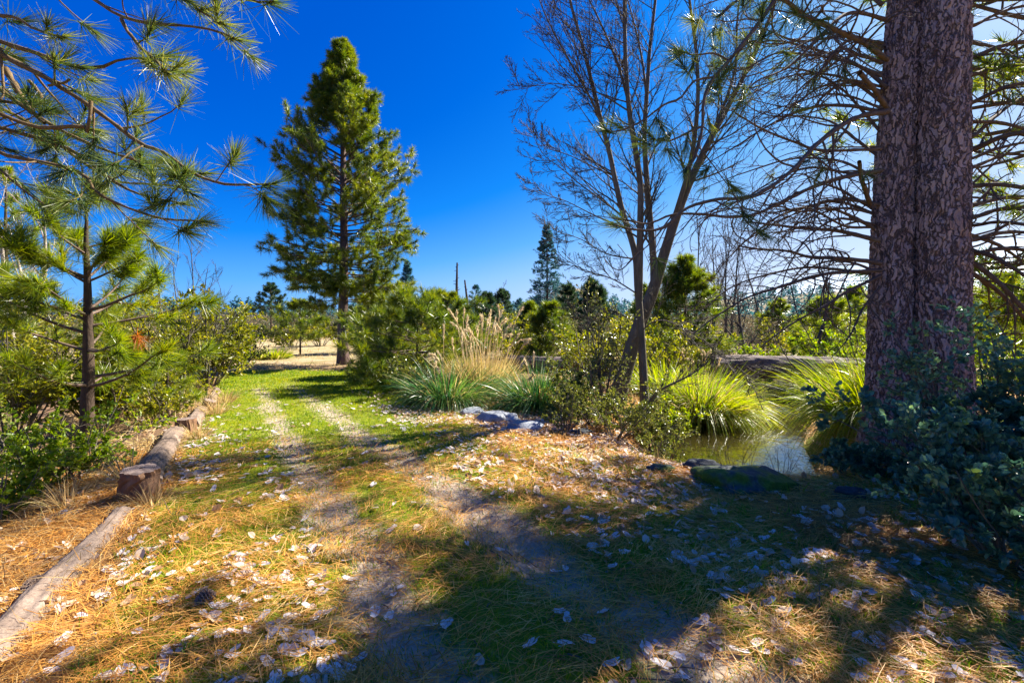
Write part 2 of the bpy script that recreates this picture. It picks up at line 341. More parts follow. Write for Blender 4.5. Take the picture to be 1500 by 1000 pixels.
def groundmat():
    m, nt, out = newmat('earth'); L = nt.links.new
    tc = nd(nt, 'ShaderNodeTexCoord')
    def noise(sc, det=6, rough=.6):
        n = nd(nt, 'ShaderNodeTexNoise'); n.inputs['Scale'].default_value = sc; n.inputs['Detail'].default_value = det; n.inputs['Roughness'].default_value = rough
        L(tc.outputs['Object'], n.inputs['Vector']); return n.outputs['Fac']
    big, mid, fine, grit = noise(.9), noise(7), noise(45), noise(170, 3)
    at_ = {}
    for k in ('dirt', 'green', 'litter', 'far'):
        a = nd(nt, 'ShaderNodeAttribute'); a.attribute_name = k; at_[k] = a.outputs['Fac']
    mf = nd(nt, 'ShaderNodeMath', operation='MULTIPLY_ADD'); L(grit, mf.inputs[0]); mf.inputs[1].default_value = .55; L(fine, mf.inputs[2])
    md = nd(nt, 'ShaderNodeMath', operation='MULTIPLY'); L(mf.outputs[0], md.inputs[0]); md.inputs[1].default_value = .66
    soil = ramp(nt, [(.25, (.07, .04, .022)), (.5, (.15, .09, .05)), (.72, (.25, .16, .09))], md.outputs[0])
    dirt = ramp(nt, [(.25, (.17, .13, .10)), (.5, (.32, .25, .18)), (.75, (.46, .38, .29))], md.outputs[0])
    green = ramp(nt, [(.25, (.05, .08, .005)), (.5, (.14, .17, .01)), (.75, (.30, .26, .02))], md.outputs[0])
    lit = ramp(nt, [(.25, (.12, .055, .018)), (.5, (.27, .13, .035)), (.75, (.42, .25, .09))], md.outputs[0])
    far = ramp(nt, [(.3, (.16, .15, .04)), (.5, (.27, .21, .11)), (.7, (.36, .28, .18))], big)
    def thr(att, nz, lo, hi, amp=.8):
        a = nd(nt, 'ShaderNodeMath', operation='MULTIPLY_ADD'); L(nz, a.inputs[0]); a.inputs[1].default_value = amp; L(att, a.inputs[2])
        r = nd(nt, 'ShaderNodeMapRange', interpolation_type='SMOOTHSTEP'); L(a.outputs[0], r.inputs[0]); r.inputs[1].default_value = lo; r.inputs[2].default_value = hi
        return r.outputs[0]
    def mix(a, b, f):
        x = nd(nt, 'ShaderNodeMix', data_type='RGBA'); L(f, x.inputs[0]); L(a, x.inputs[6]); L(b, x.inputs[7]); return x.outputs[2]
    c = mix(soil, lit, thr(at_['litter'], mid, .7, 1.0))
    c = mix(c, green, thr(at_['green'], mid, .8, 1.1))
    c = mix(c, dirt, thr(at_['dirt'], mid, .66, 1.1, 1.1))
    c = mix(c, far, at_['far'])
    p = nd(nt, 'ShaderNodeBsdfPrincipled'); p.inputs['Roughness'].default_value = .95; p.inputs['Specular IOR Level'].default_value = .15
    L(c, p.inputs['Base Color'])
    b = nd(nt, 'ShaderNodeBump'); b.inputs['Strength'].default_value = .8; b.inputs['Distance'].default_value = .02; L(md.outputs[0], b.inputs['Height']); L(b.outputs[0], p.inputs['Normal'])
    L(p.outputs[0], out.inputs[0]); return m

def watermat():
    m, nt, out = newmat('pond water'); L = nt.links.new
    tc = nd(nt, 'ShaderNodeTexCoord')
    n = nd(nt, 'ShaderNodeTexNoise'); n.inputs['Scale'].default_value = 5; n.inputs['Detail'].default_value = 3; L(tc.outputs['Object'], n.inputs['Vector'])
    p = nd(nt, 'ShaderNodeBsdfPrincipled'); p.inputs['Base Color'].default_value = (.022, .018, .005, 1); p.inputs['Roughness'].default_value = .012
    p.inputs['IOR'].default_value = 1.6; p.inputs['Specular IOR Level'].default_value = .9
    b = nd(nt, 'ShaderNodeBump'); b.inputs['Strength'].default_value = .35; b.inputs['Distance'].default_value = .02; L(n.outputs['Fac'], b.inputs['Height']); L(b.outputs[0], p.inputs['Normal'])
    L(p.outputs[0], out.inputs[0]); return m

# ------------------------------------------------------------------ ground zones
def zones(x, y):
    s = lateral(x, y); sd = pond_sd(x, y)
    n1 = fbm(x * .8 + 3, y * .8, 4); n2 = fbm(x * 2.2 + 40, y * 2.2, 3)
    tr = track(x, y)
    lawn = sstep(-.1, .35, s) * (1 - sstep(3.3 + .28 * np.clip(y - 5, 0, 8), 4.6 + .35 * np.clip(y - 5, 0, 8), s)) * (1 - sstep(14.5, 17.5, y))
    near = 1 - sstep(4.6, 7.2, y)
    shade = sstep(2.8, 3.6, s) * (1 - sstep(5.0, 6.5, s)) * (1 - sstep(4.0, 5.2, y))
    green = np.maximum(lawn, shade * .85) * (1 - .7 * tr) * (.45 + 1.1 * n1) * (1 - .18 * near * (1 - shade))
    green = np.maximum(green, sstep(3.2, 4.2, s) * (1 - sstep(9, 12, y)) * np.clip((n1 - .42) * 3.2, 0, .75))
    green = np.maximum(green, .75 * sstep(-.8, -2.5, s) * (1 - sstep(9, 14, y)) * n1 * 1.3)
    litter = np.clip(near * (1.1 - .8 * tr) * (.1 + 1.25 * n2 - .35 * (n1 - .5)) + sstep(3.4, 4.4, s) * .75 * (1 - sstep(9, 16, y)) * (.2 + 1.1 * n2) , 0, 1.2)
    litter = litter * sstep(-.2, .4, sd)
    far = sstep(16, 24, np.hypot(x, y))
    return green, litter, tr, far, s, sd

def build_ground():
    n = 560
    u = np.linspace(-1, 1, n)
    def warp(u, ext, a): return ext * np.sinh(a * u) / np.sinh(a)
    gx = warp(u, 620, 7.4) + .5
    v = np.linspace(-.55, 1, n); gy = warp(v, 1300, 8.0) + 3.2
    X, Y = np.meshgrid(gx, gy)
    Z = hgt(X, Y) + .02 * (fbm(X * 7, Y * 7, 3) - .5)
    V = np.stack([X, Y, Z], -1).reshape(-1, 3)
    i = np.arange(n - 1)[:, None] * n + np.arange(n - 1)[None]
    Fc = np.stack([i, i + 1, i + n + 1, i + n], -1).reshape(-1, 4)
    mb = MB(); mb.add(V, Fc)
    o = mb.build('ground', groundmat()); tag(o, kind='structure')
    g, l, t, f, s, sd = zones(V[:, 0], V[:, 1])
    for nm, arr in (('dirt', t), ('green', g), ('litter', l), ('far', f)):
        a = o.data.attributes.new(nm, 'FLOAT', 'POINT'); a.data.foreach_set('value', arr.astype(np.float32))
    # pond water
    nx = 40; ux = np.linspace(.5, 14, nx); uy = np.linspace(4.5, 24, nx)
    X, Y = np.meshgrid(ux, uy); V = np.stack([X, Y, np.full_like(X, WATER)], -1).reshape(-1, 3)
    i = np.arange(nx - 1)[:, None] * nx + np.arange(nx - 1)[None]
    Fc = np.stack([i, i + 1, i + nx + 1, i + nx], -1).reshape(-1, 4)
    keep = (pond_sd(V[:, 0], V[:, 1]) < 1.0)[Fc].any(1)
    mb = MB(); mb.add(V, Fc[keep]); o = mb.build('water', watermat()); tag(o, kind='structure')

def scatter(N, xr, yr, prob, rngp=1.0):
    """random ground points in a box, thinned by prob(x, y); denser towards the eye through rngp"""
    y = yr[0] + (yr[1] - yr[0]) * rng.random(N) ** rngp
    x = rng.uniform(xr[0], xr[1], N)
    fan = np.abs(x) < y * 1.22 + .8
    x, y = x[fan], y[fan]
    k = rng.random(len(x)) < prob(x, y); x, y = x[k], y[k]
    return np.stack([x, y, hgt(x, y)], 1)

def ground_cover():
    # short lawn grass
    mb = MB()
    def pg(x, y):
        g, l, t, f, s, sd = zones(x, y); return np.clip((g - .22) * 1.6, 0, 1) * (s > .05) * (sd > .3)
    for (N, yr, L, W) in ((170000, (1.4, 5.5), .05, .0045), (150000, (5.5, 10.5), .055, .007), (90000, (10.5, 17.5), .06, .012)):
        p = scatter(N, (-14, 6), yr, pg, 1.0)
        N2 = len(p); clump = .5 + 1.1 * fbm(p[:, 0] * 5, p[:, 1] * 5, 2) ** 1.5
        d = np.stack([rng.normal(0, .5, N2), rng.normal(0, .5, N2), np.ones(N2)], 1)
        V, Fc = blades(p, d, L * clump * rng.uniform(.6, 1.5, N2), W * rng.uniform(.7, 1.3, N2), rng.uniform(0, .5, N2), 2)
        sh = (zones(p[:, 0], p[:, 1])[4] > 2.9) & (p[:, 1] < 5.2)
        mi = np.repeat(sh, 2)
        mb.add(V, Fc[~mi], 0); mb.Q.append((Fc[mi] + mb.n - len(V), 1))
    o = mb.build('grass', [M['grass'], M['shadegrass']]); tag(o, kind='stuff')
    # taller grass sprigs at the right corner and among the litter
    mb = MB()
    cl = scatter(520, (-2.4, 4.5), (1.6, 6.0), lambda x, y: np.where(lateral(x, y) > 4.2, .8, .22), .9)
    idx = np.repeat(np.arange(len(cl)), 16); p = cl[idx] + rng.normal(0, .03, (len(idx), 3)) * np.array([1, 1, 0])
    d = np.stack([rng.normal(0, .5, len(idx)), rng.normal(0, .5, len(idx)), np.ones(len(idx))], 1)
    V, Fc = blades(p, d, rng.uniform(.05, .17, len(idx)), np.full(len(idx), .005), rng.uniform(.1, .8, len(idx)), 3)
    mb.add(V, Fc); o = mb.build('ground_cover', M['shadegrass']); tag(o, kind='stuff')
    # fallen pine needles
    mb = MB()
    def pn(x, y):
        g, l, t, f, s, sd = zones(x, y); return np.clip(l * 1.05 - .12 + .2 * t, .0, 1) * (sd > .1)
    for (N, yr, W) in ((120000, (1.3, 4.6), .0033), (70000, (4.6, 8.5), .005)):
        p = scatter(N, (-7, 7), yr, pn, 1.15); N2 = len(p)
        # needles lie in drifts that share a heading
        th = 2.6 * fbm(p[:, 0] * 1.1, p[:, 1] * 1.1, 2) * 2 + rng.normal(0, .75, N2)
        d = np.stack([np.cos(th), np.sin(th), rng.normal(.1, .14, N2)], 1)
        p[:, 2] += rng.uniform(.004, .045, N2)
        V, Fc = blades(p, d, rng.uniform(.09, .2, N2), np.full(N2, W), rng.uniform(.02, .3, N2), 2, side=np.stack([-np.sin(th), np.cos(th), rng.normal(0, .5, N2)], 1), tip=.6)
        mb.add(V, Fc)
    o = mb.build('pine_needles', M['fallneedle']); tag(o, kind='stuff')
    # dry grass on the left bank, round the stumps, by the pond and on the far field
    mb = MB()
    def pd(x, y):
        s = lateral(x, y); n = fbm(x * 1.3, y * 1.3, 3)
        left = (s < -.05) * (s > -3.2) * np.clip((n - .38) * 4, 0, 1)
        edge = np.exp(-(s / .22) ** 2) * .7 * (y < 11)
        return np.clip(left + edge, 0, 1)
    p = scatter(60000, (-12, 0), (1.5, 13), pd, 1.2); N2 = len(p)
    d = np.stack([rng.normal(.2, .9, N2), rng.normal(0, .9, N2), np.full(N2, .7)], 1)
    mb.add(*blades(p, d, rng.uniform(.08, .38, N2), np.clip(.0016 * p[:, 1], .003, .02), rng.uniform(.1, .9, N2), 3))
    def pb(x, y):
        sd = pond_sd(x, y); s = lateral(x, y)
        return ((sd > .1) & (sd < 1.6) & (y > 5.2)) * .5 + (s > 5.5) * (y > 8) * (sd > .1) * .4
    p = scatter(40000, (-4, 12), (5, 22), pb, 1.0); N2 = len(p)
    d = np.stack([rng.normal(0, .6, N2), rng.normal(0, .6, N2), np.ones(N2)], 1)
    mb.add(*blades(p, d, rng.uniform(.06, .3, N2), np.clip(.0012 * p[:, 1], .004, .02), rng.uniform(.1, .9, N2), 2))
    p = scatter(60000, (-48, 46), (16.5, 60), lambda x, y: np.clip((fbm(x * .3, y * .3, 3) - .35) * 3, 0, 1), 1.6); N2 = len(p)
    d = np.stack([rng.normal(0, .6, N2), rng.normal(0, .6, N2), np.ones(N2)], 1)
    mb.add(*blades(p, d, rng.uniform(.1, .4, N2), .0012 * p[:, 1], rng.uniform(.1, .7, N2), 1))
    o = mb.build('dry_grass', M['drygrass']); tag(o, kind='stuff')

def leaf_mesh(seed):
    r = np.random.default_rng(seed)
    k = 9; a = np.linspace(-math.pi * .93, math.pi * .93, 13)
    rad = .5 + .12 * np.cos(2 * a) + .05 * np.cos(3 * a) + r.normal(0, .035, 13)
    rim = np.stack([np.cos(a) * rad * 1.1, np.sin(a) * rad * .92, np.zeros(13)], 1)
    mid = rim * .5
    V = np.vstack([[[-.1, 0, 0]], mid, rim])
    cx, cy, tw = r.uniform(-.3, .6), r.uniform(-.1, .7), r.uniform(-.4, .4)
    V[:, 2] = cx * V[:, 0] ** 2 * .7 + cy * V[:, 1] ** 2 + tw * V[:, 0] * V[:, 1] + r.normal(0, .02, len(V)) - .06 * (np.abs(V[:, 1]) < .06)
    t = np.array([[0, 1 + i, 2 + i] for i in range(12)]); q = np.array([[1 + i, 14 + i, 15 + i, 2 + i] for i in range(12)])
    st, sf = tubes(np.array([[[-.1, 0, 0.], [-.5, .03, .02], [-.85, .1, .06]]]), np.full((1, 3), .014), 4)
    return V, t, q, st, sf
def leaf_litter():
    def pl(x, y):
        g, l, t, f, s, sd = zones(x, y); n = fbm(x * 1.4 + 8, y * 1.4, 3)
        a = (s > .1) * (s < 1.5) * (y < 7) * np.clip((n - .34) * 5, 0, 1) * .9
        b = (s > 3.3) * (s < 7) * (y > 4.2) * (y < 9) * np.clip((n - .25) * 3, 0, 1)
        c = (x > .2) * (y < 4.6) * .6 * np.clip((n - .3) * 3, 0, 1)
        return np.clip(np.maximum(np.maximum(a, b), np.maximum(c, .05)) * (1 - .7 * t), 0, 1) * (sd > .35)
    p = scatter(17000, (-7, 5), (1.6, 9.5), pl, 1.0)
    p[:, 2] += .022
    order = np.argsort(np.hypot(p[:, 0], p[:, 1])); p = p[order]
    meshes = []
    for sd_ in range(10):
        V, t, q, st, sf = leaf_mesh(sd_); mb = MB(); mb.add(V, t); mb.add(V, q); mb.add(st, sf)
        ob = mb.build('fallen_leaf', M['fallleaf'] if sd_ < 8 else M['brownleaf']); meshes.append(ob.data)
        if sd_ < 9: bpy.data.objects.remove(ob)
    proto = ob; first = True
    for i in range(300):
        o = proto if first else proto.copy()
        if not first: COL.objects.link(o)
        first = False
        o.data = meshes[int(rng.integers(0, 10))]
        o.location = p[i]; o.rotation_euler = (rng.normal(0, .24), rng.normal(0, .24), rng.uniform(0, 6.28))
        s = rng.uniform(.045, .08); o.scale = (s, s, s)
        tag(o, 'dry pale grey fallen leaf lying loose among the pine needles', 'leaf', 'fallen leaves strewn over the track')
    q = p[300:]
    mb = MB(); lm = [leaf_mesh(40 + i) for i in range(12)]
    for i, (V, t, qd, st_, sf_) in enumerate(lm):
        c = q[i::12]; n = len(c); th = rng.uniform(0, 6.283, n); s_ = rng.uniform(.04, .075, n)
        a, b_ = rng.normal(0, .22, n), rng.normal(0, .22, n)
        X = V[None] * s_[:, None, None]
        W = np.stack([X[..., 0] * np.cos(th)[:, None] - X[..., 1] * np.sin(th)[:, None], X[..., 0] * np.sin(th)[:, None] + X[..., 1] * np.cos(th)[:, None], X[..., 2]], -1)
        W[..., 2] += W[..., 0] * a[:, None] + W[..., 1] * b_[:, None]; W += c[:, None]
        o_ = (np.arange(n) * len(V))[:, None, None]
        mi = 1 if i in (4, 9) else 0; n0 = mb.n
        mb.add(W.reshape(-1, 3), (t[None] + o_).reshape(-1, 3), mi); mb.Q.append(((qd[None] + o_).reshape(-1, 4) + n0, mi))
    k = rng.random(len(q)) < .5
    e = q[k] + rng.normal(0, .12, (k.sum(), 3)) * np.array([1, 1, .05]); e[:, 2] = hgt(e[:, 0], e[:, 1]) + .015
    mb.add(*leaves(e, np.full(len(e), .075), .85, shape='hex', wid=.8), 1)
    def pf(x, y):
        return (lateral(x, y) > 3.4) * (pond_sd(x, y) > .2) * np.clip(fbm(x, y, 2) * 1.3 - .2, 0, 1)
    e = scatter(5000, (-4, 9), (4.5, 11), pf); e[:, 2] += .012
    mb.add(*leaves(e, np.full(len(e), .07), .8, shape='hex', wid=.7), 1)
    e = scatter(2500, (-9, -1), (2, 10), lambda x, y: (lateral(x, y) < -.05) * .6); e[:, 2] += .012
    mb.add(*leaves(e, np.full(len(e), .07), .8, shape='hex', wid=.7), 1)
    o = mb.build('leaf_litter', [M['fallleaf'], M['brownleaf']], smooth=False); tag(o, kind='stuff')

def small_debris():
    p = scatter(9000, (-6, 4), (1.5, 8), lambda x, y: np.clip(track(x, y) * 1.3 + .02, 0, 1), 1.1); n = len(p)
    oc = np.array([[1, 0, 0], [-1, 0, 0], [0, 1, 0], [0, -1, 0], [0, 0, 1], [0, 0, -1.]]); ft = np.array([[0, 2, 4], [2, 1, 4], [1, 3, 4], [3, 0, 4], [2, 0, 5], [1, 2, 5], [3, 1, 5], [0, 3, 5]])
    V = oc[None] * (rng.uniform(.003, .011, (n, 1, 1)) ** 1.0) * rng.uniform(.6, 1.3, (n, 6, 3)) + p[:, None] + [0, 0, .003]
    mb = MB(); mb.add(V.reshape(-1, 3), (ft[None] + (np.arange(n) * 6)[:, None, None]).reshape(-1, 3))
    tag(mb.build('gravel', M['rock'], smooth=False), kind='stuff')
    p = scatter(900, (-6, 5), (1.6, 8), lambda x, y: (lateral(x, y) > 0) * .5 * (pond_sd(x, y) > .4), 1.1); n = len(p); p[:, 2] += .02
    th = rng.uniform(0, 6.283, n); d = np.stack([np.cos(th), np.sin(th), rng.normal(.05, .08, n)], 1)
    P = grow(p, d, rng.uniform(.06, .32, n), 6, .12, (0, 0, -.01))
    mb = MB(); mb.add(*tubes(P, rng.uniform(.0018, .0045, (n, 1)) * np.linspace(1, .5, 6)[None], 5))
    tag(mb.build('twig_litter', M['branch'], smooth=False), kind='stuff')
# ------------------------------------------------------------------ trees
def conifer(name, label, base, H, rad, clear=.2, nbr=60, k=6, needles=34, nl=.2, nw=.014, mat='needle', bark='bark_dark', r0=None, prof=None, lean=(0, 0), group=None, low=-.1, high=.8, per=3, cat='tree', spread=.95, parts=True, seg=7, rr=.35):
    base = np.array(base, float); r0 = r0 or H * .014
    T = thing(name, label, cat, base, group)
    n = 16; tt = np.linspace(0, 1, n)
    wob = np.cumsum(rng.normal(0, .006 * H / n ** .5, (n, 2)), 0); wob -= wob[0]
    P = np.stack([base[0] + lean[0] * tt + wob[:, 0], base[1] + lean[1] * tt + wob[:, 1], base[2] - .1 + (H + .1) * tt], 1)
    R = r0 * (1 - tt) ** .8 + .012; R[0] *= 1.3
    mb = MB(); mb.add(*tubes(P[None], R[None], 10)); mb.build('trunk', M[bark], T)
    t = np.sort(rng.uniform(clear, .985, nbr)) if nbr > 12 else np.linspace(clear, .97, nbr)
    t = clear + (t - clear) * 1.0
    p, _, rad_t = samp(P[None], R[None], np.zeros(nbr, int), t)
    az = np.arange(nbr) * 2.39996 + rng.normal(0, .35, nbr)
    tc = (t - clear) / (1 - clear)
    pr = (lambda q: (1 - q) ** .75 * (.55 + .45 * np.minimum(1, q * 5))) if prof is None else prof
    L = rad * pr(tc) * rng.uniform(.7, 1.15, nbr) + .12
    sl = low + (high - low) * tc ** 1.5 + rng.normal(0, .12, nbr)
    d = np.stack([np.cos(az), np.sin(az), sl], 1)
    BP = grow(p, d, L, seg, .05, (0, 0, .05))
    BR = np.maximum(np.minimum(rad_t * .5, .010 + .011 * L)[:, None] * np.linspace(1, .25, seg)[None], .004)
    SP, SR = spawn(BP, BR, k, .3, 1., .75, .2, rr, 4, .08, (0, 0, .07), .6, .45, flat=.5, minr=.003)
    mb = MB(); mb.add(*tubes(BP, BR, 5), 0); mb.add(*tubes(SP, SR, 3), 0)
    tp, td = [BP[:, -1], P[None][:, -1]], [BP[:, -1] - BP[:, -2], np.array([[0, 0, 1.]])]
    tp.append(SP[:, -1]); td.append(SP[:, -1] - SP[:, -2])
    for f in np.linspace(.55, .85, max(0, per - 1)):
        q, dd, _ = samp(SP, SR, np.arange(len(SP)), np.full(len(SP), f)); tp.append(q); td.append(dd + rng.normal(0, .5, dd.shape) + np.array([0, 0, .3]))
    tp = np.concatenate(tp); td = nrm(np.concatenate(td)) + np.array([0, 0, .35])
    crown = mb.build('crown', M['branch'], T)
    mb = MB(); td[len(BP)] = [0, 0, 1.6]; mb.add(*tufts(tp, td, needles, nl, nw, spread, nl * .5)); mb.build('foliage', M[mat], crown)
    return T
def shrub(name, label, base, h, w, nst=9, k1=5, k2=4, nleaf=4, size=.05, mat='oak', stem='bark_grey', shape='quad', cat='shrub', group=None, up=.35, r=None, sub=True, upward=.9, wid=.55, lean=(0, 0)):
    base = np.array(base, float); base[2] = max(base[2], WATER - .02)
    T = thing(name, label, cat, base, group)
    a = rng.uniform(0, 6.283, nst); sp = rng.uniform(.15, 1, nst) ** .7
    d = np.stack([np.cos(a) * sp * w / h + lean[0], np.sin(a) * sp * w / h + lean[1], np.full(nst, upward)], 1)
    L = np.hypot(h, w * sp) * rng.uniform(.6, 1.05, nst) * .82
    p0 = base + np.stack([np.cos(a) * sp * w * .12, np.sin(a) * sp * w * .12, np.full(nst, -.04)], 1)
    P = grow(p0, d, L, 8, .1, (0, 0, .02)); r = r or .008 + h * .007
    R = r * np.linspace(1, .3, 8)[None] * rng.uniform(.6, 1.1, nst)[:, None]
    P1, R1 = spawn(P, R, k1, .2, 1, .8, .25, .45, 5, .14, (0, 0, .04), .55, .3)
    P2, R2 = spawn(P1, R1, k2, .2, 1, .8, .3, .5, 4, .15, (0, 0, .03), .6, .3)
    mb = MB(); mb.add(*tubes(P, R, 5)); mb.add(*tubes(P1, R1, 4)); mb.add(*tubes(P2, R2, 3)); st = mb.build('stem', M[stem], T)
    if nleaf:
        idx = np.repeat(np.arange(len(P2)), nleaf); q, dd, _ = samp(P2, R2, idx, rng.uniform(.15, 1, len(idx)))
        idx = np.repeat(np.arange(len(P1)), nleaf); q1, dd1, _ = samp(P1, R1, idx, rng.uniform(.4, 1, len(idx)))
        q = np.concatenate([q, q1]); dd = np.concatenate([dd, dd1])
        mb = MB(); mb.add(*leaves(q, np.full(len(q), size), up, dd, shape, wid)); mb.build('foliage', M[mat], T, smooth=False)
    return T
def barewood(mb, P, R, plan, k0=6, m=0):
    """twigs on given limbs; plan = list of spawn keyword sets"""
    last = (P, R)
    for i, kw in enumerate(plan):
        last = spawn(last[0], last[1], **kw); mb.add(*tubes(last[0], last[1], 5 if i == 0 else 3), m)
    return last
def baretree(name, label, base, H, w, nst=1, r0=.1, mat='twig', k=(9, 6, 5), cat='tree', group=None, lean=(0, 0), spread=.25, rat=(.4, .45, .45), minr=.004, ang=.65):
    base = np.array(base, float); T = thing(name, label, cat, base, group)
    a = rng.uniform(0, 6.28, nst)
    d = np.stack([np.cos(a) * spread * (nst > 1) + lean[0], np.sin(a) * spread * (nst > 1) + lean[1], np.ones(nst)], 1)
    P = grow(np.repeat(base[None] - np.array([[0, 0, .1]]), nst, 0), d, H * rng.uniform(.8, 1, nst), 14, .05, (0, 0, .03))
    R = r0 * np.linspace(1, .1, 14)[None] ** 1.1 * np.ones((nst, 1)) + minr
    mb = MB(); mb.add(*tubes(P, R, 8)); mb.build('trunk', M[mat], T)
    mb = MB(); barewood(mb, P, R, [dict(k=k[0], t0=.22, t1=1, ang=ang, ratio=rat[0], n=8, nz=.07, trop=(0, 0, .05), rr=.5, minr=minr),
                                   dict(k=k[1], t0=.15, t1=1, ang=.6, ratio=rat[1], n=6, nz=.08, trop=(0, 0, .05), minr=minr * .7),
                                   dict(k=k[2], t0=.1, t1=1, ang=.6, ratio=rat[2], n=4, nz=.1, trop=(0, 0, .05), minr=minr * .5)])
    mb.build('crown', M[mat], T)
    return T
def snag(name, label, base, H, r0, lean=(0, 0), nstub=18, group=None):
    base = np.array(base, float); T = thing(name, label, 'dead tree', base, group)
    t = np.linspace(0, 1, 12); P = np.stack([base[0] + lean[0] * t, base[1] + lean[1] * t, base[2] + H * t], 1)[None]
    R = (r0 * (1 - .65 * t) + .01)[None]
    mb = MB(); mb.add(*tubes(P, R, 8)); mb.build('trunk', M['snag'], T)
    S, SR = spawn(P, R, nstub, .35, .97, 1.4, .2, .07, 4, .1, (0, 0, -.05), .35, .3, minr=r0 * .12)
    mb = MB(); mb.add(*tubes(S, SR, 4)); mb.build('branch_stub', M['snag'], T)
    return T

def trunkmesh(path, rad, zn, kn, seed, amp=.03, flare=.25):
    """barked trunk: plates between deep vertical cracks, as real relief"""
    P = curve(path, zn); R = np.interp(np.linspace(0, 1, zn), np.linspace(0, 1, len(rad)), rad)
    a = np.arange(kn) / kn * 2 * np.pi
    z = P[:, 2]
    V = np.zeros((zn, kn, 3))
    for i in range(zn):
        fl = flare * math.exp(-(z[i] - z[0]) / .35)
        for j in range(kn):
            ca, sa = math.cos(a[j]), math.sin(a[j])
            q = Vector((ca * 2.6 + seed, sa * 2.6, z[i] * 1.9)); w = mnoise.noise(q * 1.3) * .7; w2 = mnoise.noise(q * 5) * .25
            q2 = Vector((ca * 3.6 + seed + w + w2, sa * 3.6 + w * .5 - w2, z[i] * 3.0 + w))
            dd, _ = mnoise.voronoi(q2)
            pl = min(1., max(0., (dd[1] - dd[0] - .03) * 5))
            pl *= .75 + .5 * mnoise.noise(q * 2.2)
            dd2, _ = mnoise.voronoi(q2 * 2.3)
            pl2 = min(1., (dd2[1] - dd2[0]) * 4)
            f = 1 + fl * (1 + .55 * math.sin(5 * a[j] + seed) + .4 * mnoise.noise(Vector((ca, sa, seed)) * 2))
            rr = R[i] * f + amp * (pl - .6) + amp * .35 * (pl2 - .5) + amp * .5 * mnoise.noise(Vector((ca * 9, sa * 9, z[i] * 8 + seed)))
            V[i, j] = P[i] + np.array([ca * rr, sa * rr, 0])
    i = np.arange(zn - 1)[:, None] * kn; j = np.arange(kn)[None]; j2 = (j + 1) % kn
    Fc = np.stack([i + j, i + j2, i + kn + j2, i + kn + j], -1).reshape(-1, 4)
    return V.reshape(-1, 3), Fc

def bough(T, path, r0, r1, needle_mat, ntuft_n=46, nl=.19, nw=.0035, k=6, sub_ratio=.3, tuft_frac=1., k2=0, curl=.12, trop=(0, 0, .05), wood='branch', t0=.15, tipt=True, tuft_along=0, name='branch', flat=.2):
    """one limb that follows a traced path (px, py, depth), its side twigs and its needle tufts"""
    pts = np.array([at(*q) for q in path]); n = max(14, 5 * len(path))
    P = curve(pts, n)[None]; P[0] += np.cumsum(rng.normal(0, .0025, (n, 3)), 0)
    R = np.linspace(r0, r1, n)[None] * (1 + .08 * rng.normal(size=(1, n)))
    mb = MB(); mb.add(*tubes(P, R, 9))
    tp, td = [], []
    if tipt: tp.append(P[:, -1]); td.append(P[:, -1] - P[:, -3])
    if k:
        S, SR = spawn(P, R, k, t0, .98, .75, .25, sub_ratio, 8, .09, trop, .5, .4, minr=.0036, bend=curl, flat=flat); mb.add(*tubes(S, SR, 5))
        ends = rng.random(len(S)) < tuft_frac
        tp.append(S[ends, -1]); td.append((S[:, -1] - S[:, -2])[ends])
        if k2:
            S2, SR2 = spawn(S, SR, k2, .2, .95, .8, .3, .45, 6, .1, trop, .6, .4, minr=.0028, bend=curl, flat=flat); mb.add(*tubes(S2, SR2, 4))
            ends = rng.random(len(S2)) < tuft_frac
            tp.append(S2[ends, -1]); td.append((S2[:, -1] - S2[:, -2])[ends])
        if tuft_along:
            idx = rng.integers(0, len(S), tuft_along); q, dd, _ = samp(S, SR, idx, rng.uniform(.5, .95, tuft_along))
            tp.append(q); td.append(dd)
    ob = mb.build(name, M[wood], T)
    if tp and sum(len(x) for x in tp):
        tp = np.concatenate(tp); td = nrm(np.concatenate(td)) + np.array([0, 0, .25])
        mb = MB(); mb.add(*tufts(tp, td, ntuft_n, nl, nw, .72, .09, .12)); mb.build('foliage', M[needle_mat], ob)
    return ob

# ================================================================== the place
build_ground()
ground_cover()
leaf_litter()
small_debris()

